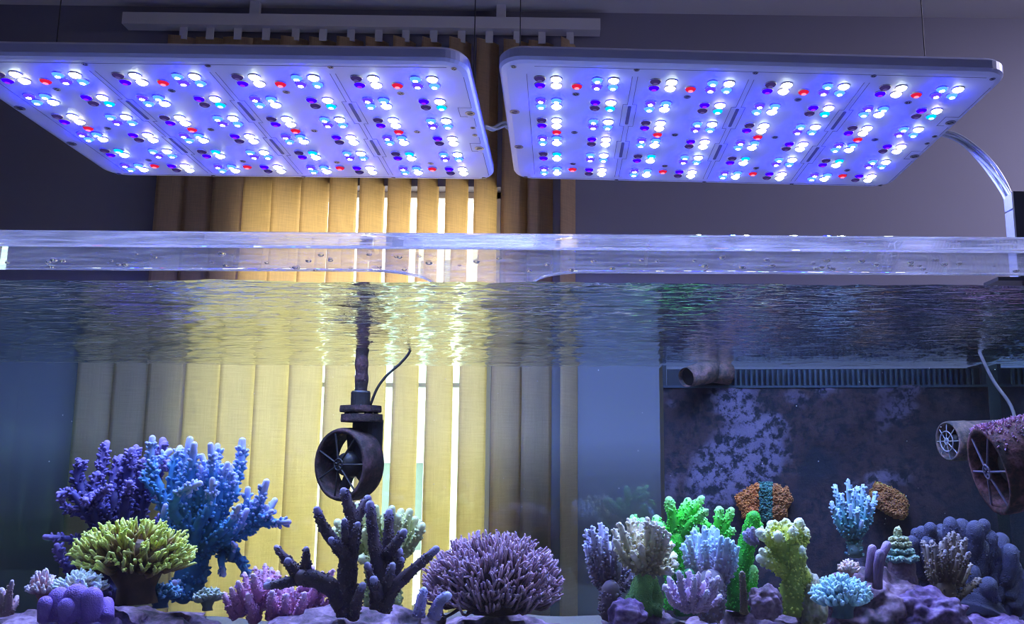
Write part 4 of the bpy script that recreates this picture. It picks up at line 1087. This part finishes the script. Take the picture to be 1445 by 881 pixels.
m = coral_mat('teal_frost', (.06, .10, .10), (.10, .32, .34), (.55, .72, .95), (0, .5, 1))
U_ = fan((1205, 758), [(1179, 688), (1188, 700), (1197, 681), (1203, 695), (1210, 690), (1218, 688), (1225, 705), (1235, 698), (1230, 712), (1174, 712), (1184, 722), (1183, 742), (1192, 750), (1180, 733), (1222, 730), (1226, 720), (1216, 738), (1200, 715), (1210, 720)], 5, 2.8)
coral('branching_coral', 'small teal frosted coral tree before the back wall', 1.80, (1205, 775), U_ + [([(1206, 785), (1206, 765), (1205, 750)], 10, 8)], m, nub=(2.0, .45, 1.9, .0), spread=.03)
# --- right rock and what grows on it
rc = T(1225, 850, 1.52)
rock('pink and violet crusted live rock at the lower right', T(1225, 856, 1.50), (.070, .075, .055), ROCKM, 11, .30)
rock('violet crusted rock ledge right of the pink live rock', T(1300, 868, 1.46), (.062, .05, .040), ROCKV, 12, .34)
rock('pale green algae rock between the lime coral and the pink rock', T(1143, 850, 1.44), (.022, .03, .042), ROCKG, 13, .30)
rock('dusky rounded rock at the foot of the lime coral', T(1080, 852, 1.36), (.024, .022, .022), ROCKM, 14, .30)
rock('small violet rock under the mossy green stalk', T(885, 866, 1.34), (.026, .02, .02), ROCKV, 15, .30, sub=ICO3)
m = coral_mat('salmon_polyps', (.42, .22, .18), (.60, .36, .30), (.80, .62, .55))
bush('cluster_coral', 'salmon pink polyp cluster on the pink live rock', 1.40, (1197, 822), (1197, 804, 14, 11), m, 50, (3, 2.4), .5, 2)
m = coral_mat('mauve_fingers', (.13, .075, .15), (.22, .13, .25), (.40, .28, .44), bump=.35, scale=600)
coral('finger_coral', 'three rounded mauve fingers standing on the pink live rock', 1.40, (1238, 820), [([(1226, 822), (1228, 795), (1231, 774)], 6, 6, 0), ([(1238, 822), (1243, 790), (1252, 769)], 6, 6, .015), ([(1238, 830), (1239, 800), (1242, 781)], 7, 6.2, -.015)], m, seg=14, wob=.03)
# --- tiered coral
m = coral_mat('tiered_coral', (.10, .14, .10), (.30, .36, .20), (.60, .62, .32), bump=.6, scale=350)
o = empty('tiered_coral', tuple(T(1272, 815, 1.50)), 'small stacked yellow green coral with a knob on top at right', 'coral')
q = mpp(1.50)
def tier(pname, px, py, rx, h, mm, ph):
    c = T(px, py, 1.50); mb = MB(); seg = 26; V = []; tv = []
    for k, (rr, z) in enumerate([(.55, -h), (.95, -h * .35), (1, 0), (.9, h * .35), (.55, h * .55), (.001, h * .6)]):
        for j in range(seg):
            a = 2 * math.pi * j / seg; w_ = 1 + .07 * math.sin(a * 5 + ph) + .05 * math.sin(a * 9 + ph * 2)
            V.append(c + np.array([rr * rx * q * w_ * math.cos(a), rr * rx * q * w_ * math.sin(a), z * q + .0015 * math.sin(a * 6 + ph)])); tv.append(.2 + .8 * (k in (2, 3)))
    mb.add(V, [(k * seg + j, k * seg + (j + 1) % seg, (k + 1) * seg + (j + 1) % seg, (k + 1) * seg + j) for k in range(5) for j in range(seg)], 0, tv)
    P = [];
    for k in range(90):
        a = rng.uniform(0, 6.28); z = rng.uniform(-h * .3, h * .3); P.append(c + np.array([rx * q * .97 * math.cos(a), rx * q * .97 * math.sin(a), z * q]))
    mb.nubs(P, np.array(P) - c + (0, 0, .004), .0018, .003, .5, 1)
    part(pname, mb, mm, o, smooth=True, tips=True)
mt2 = coral_mat('tier_teal', (.06, .14, .13), (.14, .30, .27), (.36, .52, .42), bump=.5, scale=350)
tier('plate', 1272, 788, 22, 9, mt2, 0); tier('plate', 1270, 778, 18, 8, mt2, 1); tier('plate', 1269, 768, 15, 8, m, 2); tier('plate', 1268, 761, 12, 6, m, 3)
mb = branch_mesh(np.array([T(1267, 760, 1.5), T(1266, 753, 1.5), T(1267, 748, 1.5)]), 5 * q, 5 * q, 10, (.6, 1), (1.6 * q, .5, 1.3, 0)); part('knob', mb, m, o, smooth=True, tips=True)
mb = branch_mesh(np.array([T(1274, 840, 1.5), T(1273, 812, 1.5), T(1272, 790, 1.5)]), 22 * q, 17 * q, 16, (0, .2), None); part('stem', mb, coral_mat('tier_stem', (.10, .06, .09), (.14, .09, .12), (.2, .14, .16), bump=.5, scale=200), o, smooth=True, tips=True)
# --- teal polyp coral front right
m = coral_mat('teal_polyps', (.05, .10, .13), (.16, .34, .40), (.55, .82, .86))
bush('cluster_coral', 'teal and mint cluster coral at the bottom right of the lime coral', 1.30, (1190, 872), (1188, 846, 40, 32), m, 230, (3.2, 2.6), .4, 2)
# --- brown branching coral
m = coral_mat('brown_branch', (.07, .045, .03), (.17, .115, .075), (.36, .30, .30))
AA = fan((1335, 835), [(1303, 766), (1309, 772), (1315, 766), (1320, 771), (1328, 768), (1334, 762), (1340, 756), (1346, 753), (1352, 757), (1358, 766), (1363, 762), (1366, 782), (1369, 798), (1313, 790), (1322, 785), (1345, 775), (1352, 785), (1334, 780), (1310, 805)], 5.5, 3)
coral('branching_coral', 'brown branching coral with pale tips before the blue knobby coral', 1.54, (1335, 855), AA + [([(1335, 866), (1335, 850), (1335, 828)], 18, 14), ([(1350, 845), (1365, 833), (1382, 818)], 6, 3)], m, nub=(1.8, .35, 1.6, 0), spread=.04)
# --- blue knobby coral
m = coral_mat('blue_knobs', (.03, .03, .065), (.055, .055, .115), (.10, .10, .17), bump=.8, scale=700)
BB = []
for x, y, r in ((1287, 764, 9), (1293, 752, 8), (1301, 750, 9), (1313, 745, 9), (1320, 757, 10), (1328, 748, 10), (1341, 738, 10), (1340, 752, 9), (1357, 742, 12), (1376, 745, 12), (1388, 740, 9), (1396, 757, 11), (1372, 762, 12), (1412, 762, 12), (1300, 772, 9), (1310, 765, 10), (1292, 785, 9), (1384, 770, 12), (1402, 778, 12), (1425, 778, 12), (1388, 800, 12), (1374, 806, 10), (1410, 802, 12), (1430, 800, 12), (1345, 762, 11), (1300, 795, 9), (1420, 825, 13), (1440, 815, 13), (1395, 825, 12)):
    BB.append(([(1360 + (x - 1360) * .85, y + 46), (x, y + 22), (x, y)], r * 1.05, r * .95))
coral('knobby_coral', 'blue lavender coral of fat rounded knobs under the pumps at right', 1.72, (1360, 870), BB + [([(1365, 885), (1365, 850), (1362, 810)], 55, 36)], m, nub=(1.5, .30, 1.0, .0), seg=14, spread=.05, pname='knob', wob=.05)

# --- specks drifting in the water
mb = MB(); V, Fc = ico(1)
for k in range(90):
    r = rng.uniform(.0004, .0010)
    mb.add(np.array((rng.uniform(-1.0, .8), rng.uniform(1.05, 2.0), rng.uniform(1.12, 1.44))) + V * r, Fc)
solo('drifting_specks', mb, plain('speck_white', (.8, .8, .78), .8, noise_amt=.05), 'tiny white specks drifting in the water', 'particles', kind='stuff')
